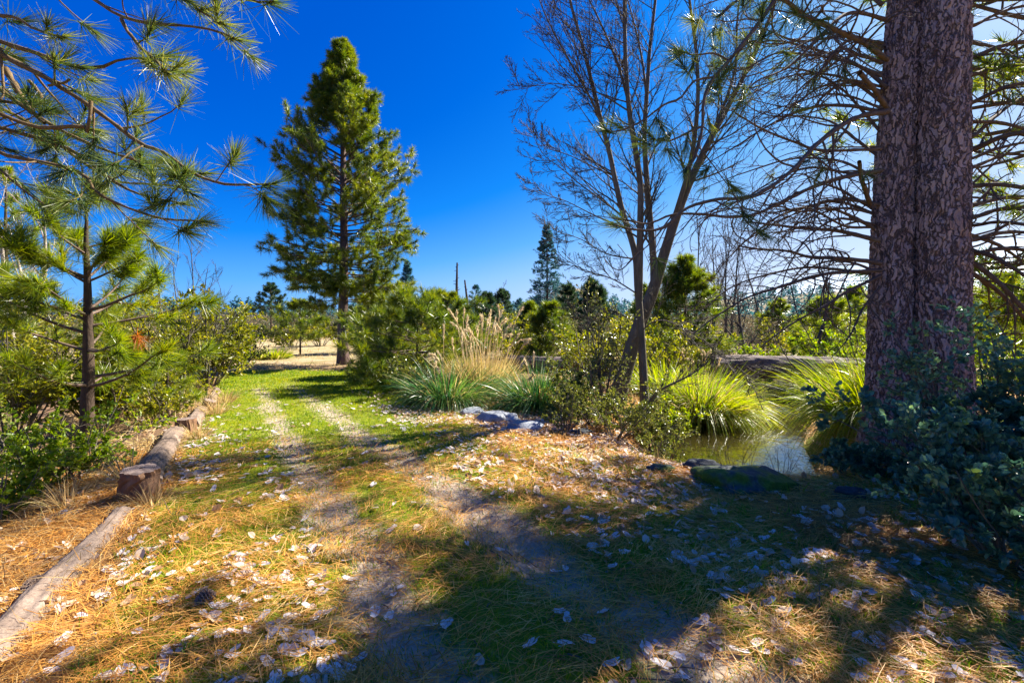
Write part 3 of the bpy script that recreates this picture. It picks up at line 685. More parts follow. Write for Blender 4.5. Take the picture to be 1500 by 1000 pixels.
# ------------------------------------------------------------------ log edging on the left of the track
def log_mesh(mb, path, rad, seed, kn=40, zn=None, amp=.012, m=0, capm=None, grain=1., lf=9):
    zn = zn or max(20, int(plen(np.array(path)[None])[0] / .05))
    P = curve(path, zn); R = np.interp(np.linspace(0, 1, zn), np.linspace(0, 1, len(rad)), rad)
    T = nrm(np.gradient(P, axis=0)); U = nrm(np.cross(T, [0.1, 0.05, 1.])); W = np.cross(T, U)
    a = np.arange(kn) / kn * 2 * np.pi; V = np.zeros((zn, kn, 3))
    L = np.linspace(0, plen(P[None])[0], zn)
    for i in range(zn):
        for j in range(kn):
            ca, sa = math.cos(a[j]), math.sin(a[j])
            q = Vector((ca * 2 * grain + seed, sa * 2 * grain, L[i] * 1.2))
            f = amp * (mnoise.noise(q) * 1.2 + .8 * mnoise.noise(Vector((ca * 7 + seed, sa * 7, L[i] * 2))) + .5 * mnoise.noise(Vector((ca * 18, sa * 18 + seed, L[i] * lf))))
            V[i, j] = P[i] + (U[i] * ca + W[i] * sa) * (R[i] + f)
    i = np.arange(zn - 1)[:, None] * kn; j = np.arange(kn)[None]; j2 = (j + 1) % kn
    mb.add(V.reshape(-1, 3), np.stack([i + j, i + j2, i + kn + j2, i + kn + j], -1).reshape(-1, 4), m)
    for e, s in ((0, -1), (zn - 1, 1)):
        c = V[e].mean(0)
        rings = [V[e]] + [c + (V[e] - c) * f + T[e] * s * (.012 * (1 - f) + rng.normal(0, .0025)) for f in (.85, .6, .35, .1)]
        Vc = np.concatenate(rings); nr = len(rings)
        ii = np.arange(nr - 1)[:, None] * kn
        mb.add(Vc, np.stack([ii + j, ii + j2, ii + kn + j2, ii + kn + j], -1).reshape(-1, 4), m if capm is None else capm)

def g3(x, y, dz=0): return np.array([x, y, hz(x, y) + dz])
posts = [gp(204, 727), gp(272, 633), gp(303, 600)]
for p, r, h, lb in zip(posts, (.145, .135, .11), (.26, .2, .18), (
        'thick dark log stump with reddish bark, nearest of the stumps along the track edge',
        'short dark stump in the middle of the log edging by the lawn',
        'small stump farthest along the log edging, half hidden by dry grass')):
    mb = MB(); t = rng.normal(0, .03, 2)
    log_mesh(mb, [p + [0, 0, -.15], p + [t[0] * .5, t[1] * .5, h * .5], p + [t[0], t[1], h]], [r * 1.04, r, r * .97], rng.uniform(0, 50), 72, 30, .022, 0, 1, 2.2, 1.0)
    o = mb.build('log_stump', [M['stump'], M['stumptop']], origin=p); tag(o, lb, 'stump', 'stumps along the log edging')
def rail(a, b, r0, r1, lb, sink=.05):
    pts = []
    for t in np.linspace(0, 1, 6):
        x, y = a[0] * (1 - t) + b[0] * t, a[1] * (1 - t) + b[1] * t
        pts.append([x + rng.normal(0, .012), y, hz(a[0], a[1]) * (1 - t) + hz(b[0], b[1]) * t + (r0 * (1 - t) + r1 * t) - sink - .06 + rng.normal(0, .006)])
    mb = MB(); log_mesh(mb, pts, [r0, (r0 + r1) / 2, r1], rng.uniform(0, 50), 48, 60, .016)
    o = mb.build('edging_log', M['log'], origin=pts[0]); tag(o, lb, 'log', 'logs laid along the track edge')
rail(gp(-60, 1010), gp(176, 752), .115, .1, 'grey weathered log half sunk in pine needles at the near left corner', .085)
rail(posts[0] + [-.12, .2, 0], posts[1] + [.0, -.2, 0], .135, .12, 'pale grey log lying between the nearest stump and the middle stump')
rail(posts[1] + [-.05, .18, 0], posts[2] + [0, -.15, 0], .125, .11, 'short pale log between the middle stump and the farthest stump')
rail(posts[2] + [-.05, .15, 0], posts[2] + [-1.5, 2.6, 0], .1, .09, 'low log beyond the farthest stump, sunk in dry grass')

# ------------------------------------------------------------------ small things on the ground
def cone(p, s, rot, lb):
    n = 110; i = np.arange(n); t = (i + .5) / n; ph = i * 2.39996
    r = .5 * np.sin(np.pi * (t * .86 + .1)) ** .8; z = t - .5
    base = np.stack([np.cos(ph) * r * .45, np.sin(ph) * r * .45, z], 1)
    out = np.stack([np.cos(ph) * r, np.sin(ph) * r, z + .09 - .05 * t], 1)
    tn = np.stack([-np.sin(ph), np.cos(ph), np.zeros(n)], 1) * .085
    up = np.array([0, 0, .035])
    V = np.stack([base - tn * .6, base + tn * .6, out + tn, out - tn, base - tn * .6 + up, base + tn * .6 + up, out + tn * .9 + up, out - tn * .9 + up], 1).reshape(-1, 3)
    b = np.arange(n)[:, None] * 8
    Fc = np.concatenate([b + np.array([q]) for q in ([3, 2, 1, 0], [4, 5, 6, 7], [2, 3, 7, 6], [1, 2, 6, 5], [3, 0, 4, 7])])
    from mathutils import Euler
    Rm = np.array(Euler(rot).to_matrix()); mb = MB(); mb.add((V * s) @ Rm.T + p, Fc)
    o = mb.build('pine_cone', M['cone'], origin=p, smooth=False); tag(o, lb, 'pine cone', 'pine cones on the ground')
cone(gp(52, 868) + [0, 0, .035], .13, (1.4, .2, .8), 'open grey pine cone lying left of the near edging log')
cone(gp(300, 884) + [0, 0, .03], .1, (1.5, .1, 2.1), 'smaller brown pine cone among fallen leaves right of the near edging log')
def stick(px, lb, r=.006):
    P = curve([gp(*q) + [0, 0, .018 + .01 * (i % 2)] for i, q in enumerate(px)], 16)[None]
    mb = MB(); mb.add(*tubes(P, np.linspace(r, r * .4, 16)[None], 6))
    S, SR = spawn(P, np.full((1, 16), r * .6), 3, .3, .9, .6, .2, .25, 5, .1, (0, 0, 0), .7, .4, flat=.8); S[..., 2] = np.maximum(S[..., 2], P[..., 2].mean()); mb.add(*tubes(S, SR, 4))
    o = mb.build('stick', M['twig_pale'], origin=P[0, 0]); tag(o, lb, 'stick')
stick([(441, 800), (452, 808), (459, 822), (452, 838)], 'thin crooked grey stick on the sunny needles beside the left wheel track')
stick([(905, 640), (940, 668), (962, 690), (975, 712)], 'broken pale stick on the leaf litter below the glossy shrub', .01)

def rock(px, Y, sx, sy, sz, mat, lb, seed, rz=0, z=None, flat=0, name='rock'):
    import bmesh
    bm = bmesh.new(); bmesh.ops.create_icosphere(bm, subdivisions=5, radius=1)
    p = on(px, Y) if z is None else np.array([(px - 750) / F * Y, Y, z])
    V = np.array([v.co[:] for v in bm.verts]); Fc = np.array([[v.index for v in f.verts] for f in bm.faces]); bm.free()
    d = np.array([mnoise.noise(Vector(v) * 1.1 + Vector((seed, 0, 0))) * .38 + mnoise.noise(Vector(v) * 2.7 + Vector((0, seed, 0))) * .16 + mnoise.noise(Vector(v) * 7 + Vector((0, seed, 0))) * .05 for v in V])
    # a few broad broken faces
    r = np.random.default_rng(seed)
    V = V * (1 + d)[:, None]
    for _ in range(9):
        nv = nrm(r.normal(size=3)); lim = r.uniform(.62, .85); q = V @ nv; V = V - np.maximum(q - lim, 0)[:, None] * nv * .9
    if flat: V[:, 2] = np.minimum(V[:, 2], flat + .08 * V[:, 2])
    V = V * np.array([sx, sy, sz]); c, s = math.cos(rz), math.sin(rz)
    V = np.stack([V[:, 0] * c - V[:, 1] * s, V[:, 0] * s + V[:, 1] * c, V[:, 2]], 1) + p
    mb = MB(); mb.add(V, Fc); o = mb.build(name, M[mat], origin=p); tag(o, lb, 'rock'); return o
rock(1098, 4.62, .50, .30, .23, 'moss', 'large low mossy dark boulder at the near edge of the pond', 3, -.12)
rock(1024, 5.15, .26, .2, .11, 'rock_dark', 'dark rounded rock behind and left of the large mossy boulder', 8, .2)
rock(968, 5.0, .16, .13, .08, 'moss', 'small bright mossy stone left of the dark rounded rock', 12)
rock(728, 7.7, .42, .24, .22, 'rock', 'flat pale slab propped on needles in front of the pampas clump', 21, -.15, flat=.6)
rock(768, 7.1, .32, .22, .17, 'rock', 'split grey slab just in front of the propped flat slab', 33, -.35, flat=.6)
rock(690, 8.3, .28, .2, .15, 'rock', 'low grey stone at the left foot of the green pampas leaves', 36, .3, flat=.6)
rock(852, 6.7, .17, .14, .10, 'rock_dark', 'small black stone half hidden under the low glossy shrub', 45)
rock(1245, 4.35, .2, .14, .09, 'rock_dark', 'dark stone in the shade at the left foot of the leafy foreground bush', 47)
rock(872, 7.9, .26, .2, .14, 'rock_dark', 'dark shaded rock beside the foot of the leaning bare tree', 52)

# ------------------------------------------------------------------ fallen logs over the pond
def fallen(a, b, r0, r1, lb, mat='oldlog', knots=()):
    a, b = np.array(a), np.array(b); T = thing('fallen_log', lb, 'log', a)
    mb = MB(); log_mesh(mb, [a, (a + b) / 2 + [0, 0, .03], b], [r0, (r0 + r1) / 2, r1], rng.uniform(0, 60), 60, 90, .03, grain=1.4); mb.build('log_body', M[mat], T)
    for t, d, L, r in knots:
        p = a * (1 - t) + b * t; d = nrm(np.array(d, float)); P = grow(p[None], d[None], np.array([L]), 8, .08)
        mb = MB(); mb.add(*tubes(P, (r * np.linspace(1, .45, 8))[None], 9)); mb.build('branch_stub', M[mat], T)
    return T
fallen(at(1045, 535, 13.2), at(1300, 546, 12.6), .29, .37, 'long grey fallen trunk bridging the pond channel', knots=((.28, (-.05, -.3, -1), .75, .11), (.3, (-.8, -.1, .35), .5, .05), (.12, (-.3, -.3, -1), .7, .07)))
fallen(at(742, 531, 15.6), at(905, 541, 15.0), .25, .29, 'dark fallen trunk behind the pampas grass left of the bare tree', knots=((.1, (.3, -.2, 1), .3, .05),))
fallen(at(404, 507, 40), at(440, 512, 38), .32, .3, 'small dark log lying in the dry field left of the tall pine')
for i, (px, py, Y, sx, sz, lb) in enumerate(((1136, 574, 13.0, .34, .22, 'dark square block under the left half of the bridging trunk'),
                                             (1166, 578, 12.9, .34, .2, 'dark wet block under the right half of the bridging trunk'),
                                             (1150, 588, 13.1, .6, .09, 'low flat sill stone at the waterline below the bridging trunk'))):
    rock(px, Y, sx, .3, sz, 'rock_dark', lb, 60 + i, z=at(px, py, Y)[2], name='rock')

# ------------------------------------------------------------------ the large double trunked pine on the right
def big_pine():
    p0 = np.array([5.42, 5.85, hz(5.42, 5.85) - .15]); T = thing('pine_tree', 'huge double trunked pine with furrowed purple brown bark and bare dead limbs', 'tree', [5.42, 5.85, hz(5.42, 5.85)])
    def tr(pxs, Y0, rads, seed):
        pts = [np.array([(x - 750) / F * Y0, Y0, CZ - (y - HY) / F * Y0]) for x, y in pxs]
        pts[0][2] = hz(pts[0][0], pts[0][1]) - .12
        mb = MB(); mb.add(*trunkmesh(pts, rads, 360, 190, seed, .026)); mb.build('trunk', M['bark_plate'], T)
        top = pts[-1]; P = np.array([top + (pts[-1] - pts[-2]) * .0 + np.array([.12 * t, 0, 9.5 * t]) for t in np.linspace(-.01, 1, 10)])[None]
        return P, (rads[-1] * np.linspace(1, .15, 10))[None]
    A, AR = tr([(1382, 650), (1380, 520), (1381, 300), (1384, 100), (1386, -60)], 5.8, [.31, .275, .262, .245, .23], 4.)
    B, BR = tr([(1302, 652), (1305, 520), (1311, 300), (1326, 80), (1334, -60)], 6.15, [.28, .26, .24, .23, .22], 9.)
    mb = MB(); mb.add(*tubes(A, AR, 14)); mb.add(*tubes(B, BR, 14)); up = mb.build('upper_trunk', M['bark_pine'], T)
    # living crown above the picture
    PP = np.concatenate([A, B]); RR = np.concatenate([AR, BR])
    L1, R1 = spawn(PP, RR, 24, .3, .98, 1.45, .2, .36, 9, .07, (0, 0, .01), .28, .25, minr=.012, fall=.55, flat=.5)
    L2, R2 = spawn(L1, R1, 7, .3, 1, .8, .2, .35, 6, .09, (0, 0, .05), .5, .35, minr=.006, flat=.4)
    mb = MB(); mb.add(*tubes(L1, R1, 7)); mb.add(*tubes(L2, R2, 4)); cr = mb.build('crown', M['branch'], T)
    q, dd, _ = samp(L2, R2, np.repeat(np.arange(len(L2)), 3), np.tile(np.array([.55, .8, 1.]), len(L2)))
    mb = MB(); mb.add(*tufts(q, dd + [0, 0, .3], 18, .22, .012, .75, .1)); mb.build('foliage', M['needle'], cr)
    LB = [  # traced dead and living limbs on the left of the trunk: (path, r0, r1, k, sub_ratio, tuft_frac, k2)
        ([(1300, 88, 5.8), (1267, 63, 5.5), (1233, 47, 5.2), (1187, 27, 4.9), (1157, 7, 4.7), (1120, -25, 4.4)], .034, .02, 7, .5, .12, 2),
        ([(1300, 163, 5.8), (1247, 175, 5.5), (1200, 207, 5.1), (1160, 247, 4.8), (1117, 280, 4.6), (1083, 293, 4.4), (1040, 297, 4.3), (1000, 310, 4.2), (965, 340, 4.1), (930, 342, 4.0), (893, 334, 3.9)], .034, .009, 9, .24, .16, 2),
        ([(1290, 250, 5.9), (1213, 267, 5.6), (1160, 290, 5.3), (1110, 316, 5.1), (1062, 321, 5.0), (1032, 317, 4.9), (985, 316, 4.8), (950, 330, 4.8), (905, 322, 4.7)], .03, .008, 9, .25, .1, 2),
        ([(1290, 218, 5.9), (1207, 221, 5.7), (1167, 210, 5.5), (1123, 193, 5.4), (1077, 166, 5.2)], .022, .01, 6, .4, 0, 2),
        ([(1290, 352, 6.0), (1230, 338, 6.2), (1195, 335, 6.3), (1160, 332, 6.4), (1090, 322, 6.6)], .03, .012, 8, .45, 0, 3),
        ([(1290, 386, 6.0), (1230, 377, 5.9), (1184, 374, 5.8), (1156, 367, 5.7), (1110, 364, 5.6), (1083, 359, 5.5)], .03, .01, 9, .5, 0, 3),
        ([(1290, 396, 6.0), (1207, 401, 5.8), (1138, 422, 5.6), (1092, 438, 5.5), (1046, 466, 5.4), (1015, 490, 5.3)], .026, .007, 9, .4, 0, 3),
        ([(1290, 404, 6.0), (1240, 428, 5.9), (1205, 450, 5.8), (1160, 475, 5.7), (1120, 505, 5.6)], .024, .006, 9, .55, 0, 3),
        ([(1290, 300, 6.1), (1240, 292, 6.3), (1190, 300, 6.6), (1130, 322, 7.0), (1070, 372, 7.3), (1040, 412, 7.5)], .026, .006, 9, .4, .0, 3),
        ([(1300, 128, 6.1), (1255, 95, 6.4), (1190, 70, 6.8), (1120, 60, 7.2), (1050, 92, 7.5)], .028, .007, 9, .4, .06, 3),
        ([(1300, 30, 6.0), (1250, 18, 5.6), (1215, 40, 5.3), (1160, 95, 5.0), (1110, 118, 4.8), (1085, 150, 4.7)], .026, .007, 8, .4, .08, 2),
        ([(1295, 200, 6.2), (1230, 130, 6.6), (1180, 110, 7.0), (1110, 128, 7.4), (1040, 150, 7.8)], .022, .006, 9, .4, .03, 3),
        ([(1290, 265, 6.2), (1230, 235, 6.6), (1160, 232, 7.2), (1090, 252, 7.6), (1030, 275, 8)], .022, .006, 9, .4, .02, 3),
        ([(1290, 330, 6.2), (1225, 320, 6.0), (1180, 350, 5.8), (1150, 395, 5.7), (1140, 440, 5.6)], .02, .005, 8, .5, 0, 3),
        ([(1295, 70, 6.2), (1240, 52, 6.6), (1170, 60, 7), (1110, 40, 7.5), (1050, 50, 8)], .024, .006, 8, .4, .15, 3),
        ([(1290, 420, 6.0), (1262, 455, 5.9), (1245, 490, 5.8), (1215, 525, 5.7)], .018, .005, 7, .6, 0, 3),
        ([(1275, 300, 5.9), (1262, 262, 5.3), (1258, 235, 5.0)], .03, .02, 2, .4, 0, 0),
        ([(1300, 160, 5.9), (1280, 130, 5.4), (1260, 107, 5.2)], .032, .024, 2, .3, 0, 0),
        ([(1390, -150, 5.7), (1250, -95, 5.2), (1165, -30, 4.7), (1110, 40, 4.4), (1072, 88, 4.2), (1045, 120, 4.1), (1030, 150, 4.0), (1027, 195, 3.95), (1018, 232, 3.9), (1005, 252, 3.85)], .034, .011, 10, .22, .8, 1),
        ([(1052, 112, 4.1), (1018, 116, 3.95), (995, 142, 3.8), (972, 153, 3.75), (940, 178, 3.7), (905, 193, 3.6), (886, 192, 3.55)], .011, .006, 2, .2, 1, 0),
        ([(1070, 90, 4.2), (1040, 78, 4.1), (1010, 80, 4.0), (992, 72, 3.9)], .010, .006, 2, .3, 1, 0),
        ([(1028, 185, 4.0), (995, 200, 3.9), (965, 205, 3.85), (950, 195, 3.8)], .010, .006, 2, .3, 1, 0),
        ([(985, 316, 4.8), (960, 350, 4.7), (930, 378, 4.6), (905, 397, 4.5), (885, 380, 4.5), (892, 362, 4.5)], .009, .004, 2, .2, 0, 0),
        ([(1300, -60, 6), (1200, -70, 5.6), (1120, -30, 5.2), (1075, 5, 5.0), (1055, 22, 4.9)], .03, .012, 7, .3, .9, 1),
    ]
    for path, a, b, k, sr, tf, k2 in LB:
        bough(T, path, a, b, 'needle_near', 80, .2, .0048, int(k * 1.8), sr, tf, k2, .16, (0, 0, -.02), tipt=tf > 0, name='limb')
    r_ = np.random.default_rng(77)
    for i in range(20):
        y0 = r_.uniform(0, 430); x1 = r_.uniform(1010, 1170); D = r_.uniform(4.9, 7.6); dy = r_.uniform(-60, 90) + (30 if y0 < 200 else 0)
        xs = np.linspace(1292, x1, 6); t = np.linspace(0, 1, 6)
        path = [(x, y0 + dy * q ** 1.6 - 30 * math.sin(q * 3) + r_.normal(0, 5), 6.2 + (D - 6.2) * q) for x, q in zip(xs, t)]
        bough(T, path, r_.uniform(.018, .028), .005, 'needle_near', 60, .2, .0048, 15, .42, .03 if y0 < 120 else 0, 3, .2, (0, 0, -.02), tipt=False, name='limb')
    RB = [(85, 60, 5.6), (150, 122, 5.4), (110, 96, 6.1), (178, 190, 5.9), (218, 192, 5.3), (232, 208, 5.6), (246, 224, 6.2), (272, 276, 5.4), (300, 286, 6.2), (318, 304, 5.5), (352, 342, 6.0), (366, 405, 5.3),
          (372, 368, 5.8), (385, 455, 5.5), (400, 470, 5.9), (345, 385, 6.3), (200, 140, 6.4), (40, 10, 5.9), (62, 92, 6.4), (330, 330, 5.2)]
    for i, (y0, y1, Y1) in enumerate(RB):
        bough(T, [(1400, y0 - 4, 5.8), (1424, y0, 5.75), (1462, (y0 * .55 + y1 * .45) - 5, (5.75 + Y1) / 2), (1505, y1, Y1), (1570, y1 + (y1 - y0) * .6 + 12, Y1 * .98), (1660, y1 + (y1 - y0) + 60, Y1 * .96)], rng.uniform(.022, .036), .008, 'needle', 30, .2, .007, 10, .38, .12, 3, .1, (0, 0, -.03), t0=.05, tipt=i % 3 == 0, name='limb')
big_pine()
conifer('pine_tree', 'neighbouring pine at the right edge whose needled limbs show right of the huge trunk', g3(8.8, 7.0), 12.0, 3.1, .12, 90, 7, 40, .24, .015, 'needle', 'bark_pine', .17, lambda q: np.interp(q, [0, .3, .8, 1], [.75, 1, .8, .1]), low=-.1, high=.6, per=2)

# ------------------------------------------------------------------ near pine whose boughs hang in from the left
def near_pine():
    g = g3(-5.6, 3.2); T = thing('pine_tree', 'near pine whose long needled boughs hang into the top left of the sky', 'tree', g)
    P = np.array([g + np.array([.1 * t, 0, 9.5 * t - .1]) for t in np.linspace(0, 1, 14)])[None]
    mb = MB(); mb.add(*trunkmesh(P[0], [.24, .2, .16, .08], 120, 60, 2., .02)); mb.build('trunk', M['bark_pine'], T)
    kw = dict(needle_mat='needle_near', wood='branch_near', name='bough')
    def st(pts): return [(-560, pts[0][1] - 40, 3.2), (-250, pts[0][1] - 30, 3.2)] + pts
    B = [
        (st([(-30, 55, 3.1), (0, 63, 3.05), (60, 82, 3.0), (110, 100, 2.95), (155, 98, 2.9), (180, 87, 2.9), (225, 88, 2.85)]), .035, .006, 11, .14, 1, 0),
        (st([(-20, 20, 2.8), (25, 25, 2.75), (55, 42, 2.7), (95, 52, 2.65)]), .02, .006, 8, .12, 1, 0),
        (st([(0, -60, 3.0), (120, -10, 2.9), (165, 20, 2.85), (210, 33, 2.8), (260, 37, 2.75), (300, 42, 2.7), (340, 56, 2.65)]), .03, .006, 10, .12, 1, 0),
        ([(180, 28, 2.84), (200, 65, 2.8), (225, 90, 2.75), (248, 112, 2.7)], .011, .006, 5, .35, 1, 0),
        ([(200, -70, 2.9), (270, -5, 2.8), (300, 20, 2.75), (326, 32, 2.7)], .013, .006, 5, .25, 1, 0),
        ([(270, -50, 2.9), (350, -5, 2.8), (380, 5, 2.75), (402, 5, 2.7)], .011, .006, 3, .25, 1, 0),
        (st([(-30, 70, 3.0), (0, 85, 3.0), (45, 108, 3.0), (75, 125, 3.0), (120, 155, 3.0), (160, 185, 2.98), (200, 215, 2.95), (240, 230, 2.92), (280, 260, 2.9), (330, 277, 2.88), (396, 276, 2.85)]), .034, .006, 26, .13, 1, 1),
        (st([(-30, 110, 3.2), (0, 130, 3.2), (60, 170, 3.2), (95, 190, 3.2), (140, 210, 3.2), (180, 225, 3.15), (250, 243, 3.1), (275, 253, 3.1)]), .03, .006, 16, .12, .9, 1),
        (st([(-30, 180, 3.3), (20, 190, 3.3), (100, 215, 3.3), (150, 250, 3.25), (200, 280, 3.2), (270, 296, 3.2)]), .03, .006, 18, .14, 1, 1),
        (st([(-30, 200, 3.0), (0, 226, 3.0), (60, 240, 3.0), (120, 256, 3.0), (145, 285, 2.95), (185, 305, 2.95), (240, 322, 2.9), (302, 325, 2.9)]), .028, .006, 18, .13, 1, 1),
        (st([(-30, 150, 3.5), (50, 186, 3.5), (110, 232, 3.5), (160, 262, 3.5), (215, 268, 3.45), (262, 270, 3.45)]), .026, .006, 14, .14, .9, 1),
        (st([(-30, 240, 3.1), (10, 256, 3.1), (40, 280, 3.05), (75, 303, 3.0)]), .02, .006, 6, .12, .6, 1),
        (st([(-30, 160, 2.7), (20, 178, 2.75), (70, 192, 2.8), (130, 190, 2.8), (132, 205, 2.8), (139, 175, 2.8), (141, 152, 2.8)]), .02, .01, 3, .08, .3, 0),
        ([(72, 126, 3.0), (88, 126, 2.98), (100, 117, 2.97)], .009, .007, 0, .1, 0, 0),
        ([(42, 118, 3.2), (56, 138, 3.2), (57, 148, 3.2), (45, 154, 3.2), (0, 150, 3.2), (-40, 152, 3.2)], .012, .01, 0, .1, 0, 0),
        ([(8, 100, 3.1), (28, 132, 3.1), (45, 160, 3.1), (66, 180, 3.1)], .02, .012, 3, .2, .4, 0),
    ]
    for path, a, b, k, sr, tf, k2 in B:
        bough(T, path, a, b, k=max(0, int(k * .8)), sub_ratio=sr, tuft_frac=tf, k2=k2, ntuft_n=100, nl=.18, nw=.004, tipt=tf > .5, t0=.28 if len(path) > 5 else .2, curl=.06, **kw)
near_pine()

# ------------------------------------------------------------------ bare multi stemmed tree by the pond
def bare_cottonwood():
    b = on(926, 8.9); T = thing('bare_tree', 'tall leafless tree with several leaning stems at the pond edge', 'tree', b)
    D = 9.0
    stems = [
        ([(900, 598, 9.2), (915, 545, 9.2), (935, 480, 9.2), (955, 430, 9.2), (972, 375, 9.2), (990, 320, 9.25), (1010, 268, 9.3), (1035, 215, 9.4), (1075, 140, 9.5), (1110, 70, 9.6), (1140, -10, 9.7), (1175, -120, 9.8)], .17, .02),
        ([(945, 606, 8.7), (942, 540, 8.7), (938, 470, 8.7), (934, 420, 8.7), (930, 370, 8.7), (912, 310, 8.7), (902, 268, 8.7), (893, 225, 8.7), (880, 175, 8.7), (868, 125, 8.7), (850, 55, 8.7), (836, 5, 8.7), (815, -90, 8.7)], .085, .02),
        ([(936, 440, 8.7), (937, 380, 8.6), (938, 320, 8.6), (938, 270, 8.6), (930, 215, 8.6), (922, 165, 8.6), (917, 100, 8.6), (915, 30, 8.6), (914, -80, 8.6)], .075, .03),
        ([(958, 425, 9.2), (957, 380, 9.3), (953, 330, 9.3), (948, 270, 9.3), (944, 200, 9.3), (948, 130, 9.3), (952, 70, 9.3), (960, 0, 9.3), (968, -90, 9.3)], .08, .022),
        ([(985, 330, 9.25), (1012, 235, 9.1), (1022, 150, 9.0), (1020, 80, 9), (1010, 0, 9), (1002, -80, 9)], .06, .02),
        ([(893, 215, 8.7), (870, 155, 8.5), (840, 100, 8.4), (815, 55, 8.3), (792, 5, 8.2), (778, -50, 8.2)], .03, .008),
        ([(925, 165, 8.6), (905, 95, 8.7), (880, 35, 8.8), (858, -10, 8.9), (835, -60, 9)], .032, .01),
        ([(948, 150, 9.3), (940, 85, 9.5), (925, 20, 9.6), (905, -50, 9.7)], .03, .01),
        ([(1040, 205, 9.4), (1075, 110, 9.6), (1080, 30, 9.8), (1090, -60, 10)], .04, .012),
        ([(921, 163, 8.6), (880, 138, 8.4), (850, 128, 8.2), (800, 122, 8.0), (765, 130, 7.9), (756, 115, 7.9)], .016, .004),
        ([(914, 318, 8.7), (880, 292, 8.4), (850, 270, 8.3), (820, 245, 8.2), (795, 225, 8.1), (775, 185, 8.0)], .018, .004),
        ([(916, 335, 8.7), (870, 315, 8.8), (830, 295, 8.9), (800, 285, 9), (778, 262, 9)], .016, .004),
        ([(936, 432, 8.7), (900, 410, 8.4), (870, 400, 8.2), (845, 390, 8.1), (820, 372, 8.0), (815, 350, 8)], .016, .004),
        ([(905, 260, 8.7), (870, 245, 8.9), (835, 228, 9), (800, 215, 9.1), (778, 190, 9.2)], .016, .004),
        ([(935, 380, 8.7), (890, 372, 8.9), (850, 350, 9.1), (815, 338, 9.2), (800, 320, 9.2)], .016, .004),
        ([(950, 592, 8.7), (966, 572, 8.5), (1000, 555, 8.3), (1025, 540, 8.2), (1045, 520, 8.1)], .03, .008),
        ([(925, 500, 8.8), (960, 470, 8.5), (1000, 480, 8.2), (1060, 520, 8.0), (1105, 560, 7.8)], .016, .005),
        ([(930, 470, 8.8), (890, 455, 8.6), (860, 470, 8.4), (830, 455, 8.3)], .014, .004),
    ]
    for i, (path, r0, r1) in enumerate(stems):
        pts = np.array([at(*q) for q in path]); n = 5 * len(path); P = curve(pts, n)[None]
        R = (r1 + (r0 - r1) * (1 - np.linspace(0, 1, n)) ** (1.7 if i == 0 else 1.2))[None]
        if i < 2: pts0 = pts[0]; R[0, :4] *= np.array([1.35, 1.2, 1.1, 1.03]); P[0, 0, 2] = hz(P[0, 0, 0], P[0, 0, 1]) - .12
        mb = MB(); mb.add(*tubes(P, R, 14 if i < 2 else 8))
        ob = mb.build('trunk' if i == 0 else ('stem' if i < 9 else 'branch'), M['bark_grey'], T)
        big = i < 9 and i != 0
        mb = MB()
        barewood(mb, P, R, [dict(k=34 if i == 0 else (30 if big else 20), t0=.42 if i == 0 else (.4 if i == 1 else .12), t1=1, ang=.7, ratio=.2 if i < 5 else .3, n=9, nz=.055, trop=(-.015, 0, .045), rr=.32, tip=.3, minr=.0045, fall=.35),
                            dict(k=10, t0=.12, t1=1, ang=.6, ratio=.45, n=6, nz=.07, trop=(0, 0, .05), rr=.6, minr=.0032),
                            dict(k=5, t0=.1, t1=1, ang=.6, ratio=.5, n=4, nz=.09, trop=(0, 0, .05), rr=.7, minr=.0026)])
        mb.build('twig_spray', M['twig'], ob)
bare_cottonwood()

# ------------------------------------------------------------------ tall pine and young pine on the left
def tallprof(q):
    return np.interp(q, [0, .08, .2, .38, .5, .6, .7, .85, 1], [.62, .85, .98, 1, .95, .74, .52, .34, .03])
rng = np.random.default_rng(23)
conifer('pine_tree', 'tall full pine standing alone at the far end of the green track', on(503, 18.4), 12.9, 2.55, .19, 210, 8, 50, .23, .0155, 'needle', 'bark_pine', .21, tallprof, low=-.12, high=1.1, per=3, rr=.42)
rng = np.random.default_rng(31)
T = conifer('pine_tree', 'young bright green pine sapling on the left bank with one orange dead tuft', on(127, 6.5), 3.55, 1.4, .27, 27, 5, 85, .25, .0075, 'needle_young', 'bark_dark', .085, lambda q: np.interp(q, [0, .3, .7, 1], [.9, 1, .55, .25]), low=.05, high=.9, per=2, rr=.36, spread=.7)
p = at(195, 497, 6.2); mb = MB(); mb.add(*tufts(np.array([p, p + [.06, 0, .03]]), np.array([[.6, 0, -.3], [.3, -.3, -.6]]), 80, .2, .005, .7, .05)); mb.build('dead_tuft', M['needle_dead'], T)
S = curve([at(127, 510, 6.5), at(160, 513, 6.35), at(195, 493, 6.2)], 10)[None]
mb = MB(); mb.add(*tubes(S, np.linspace(.02, .008, 10)[None], 6)); mb.build('branch', M['branch'], T)

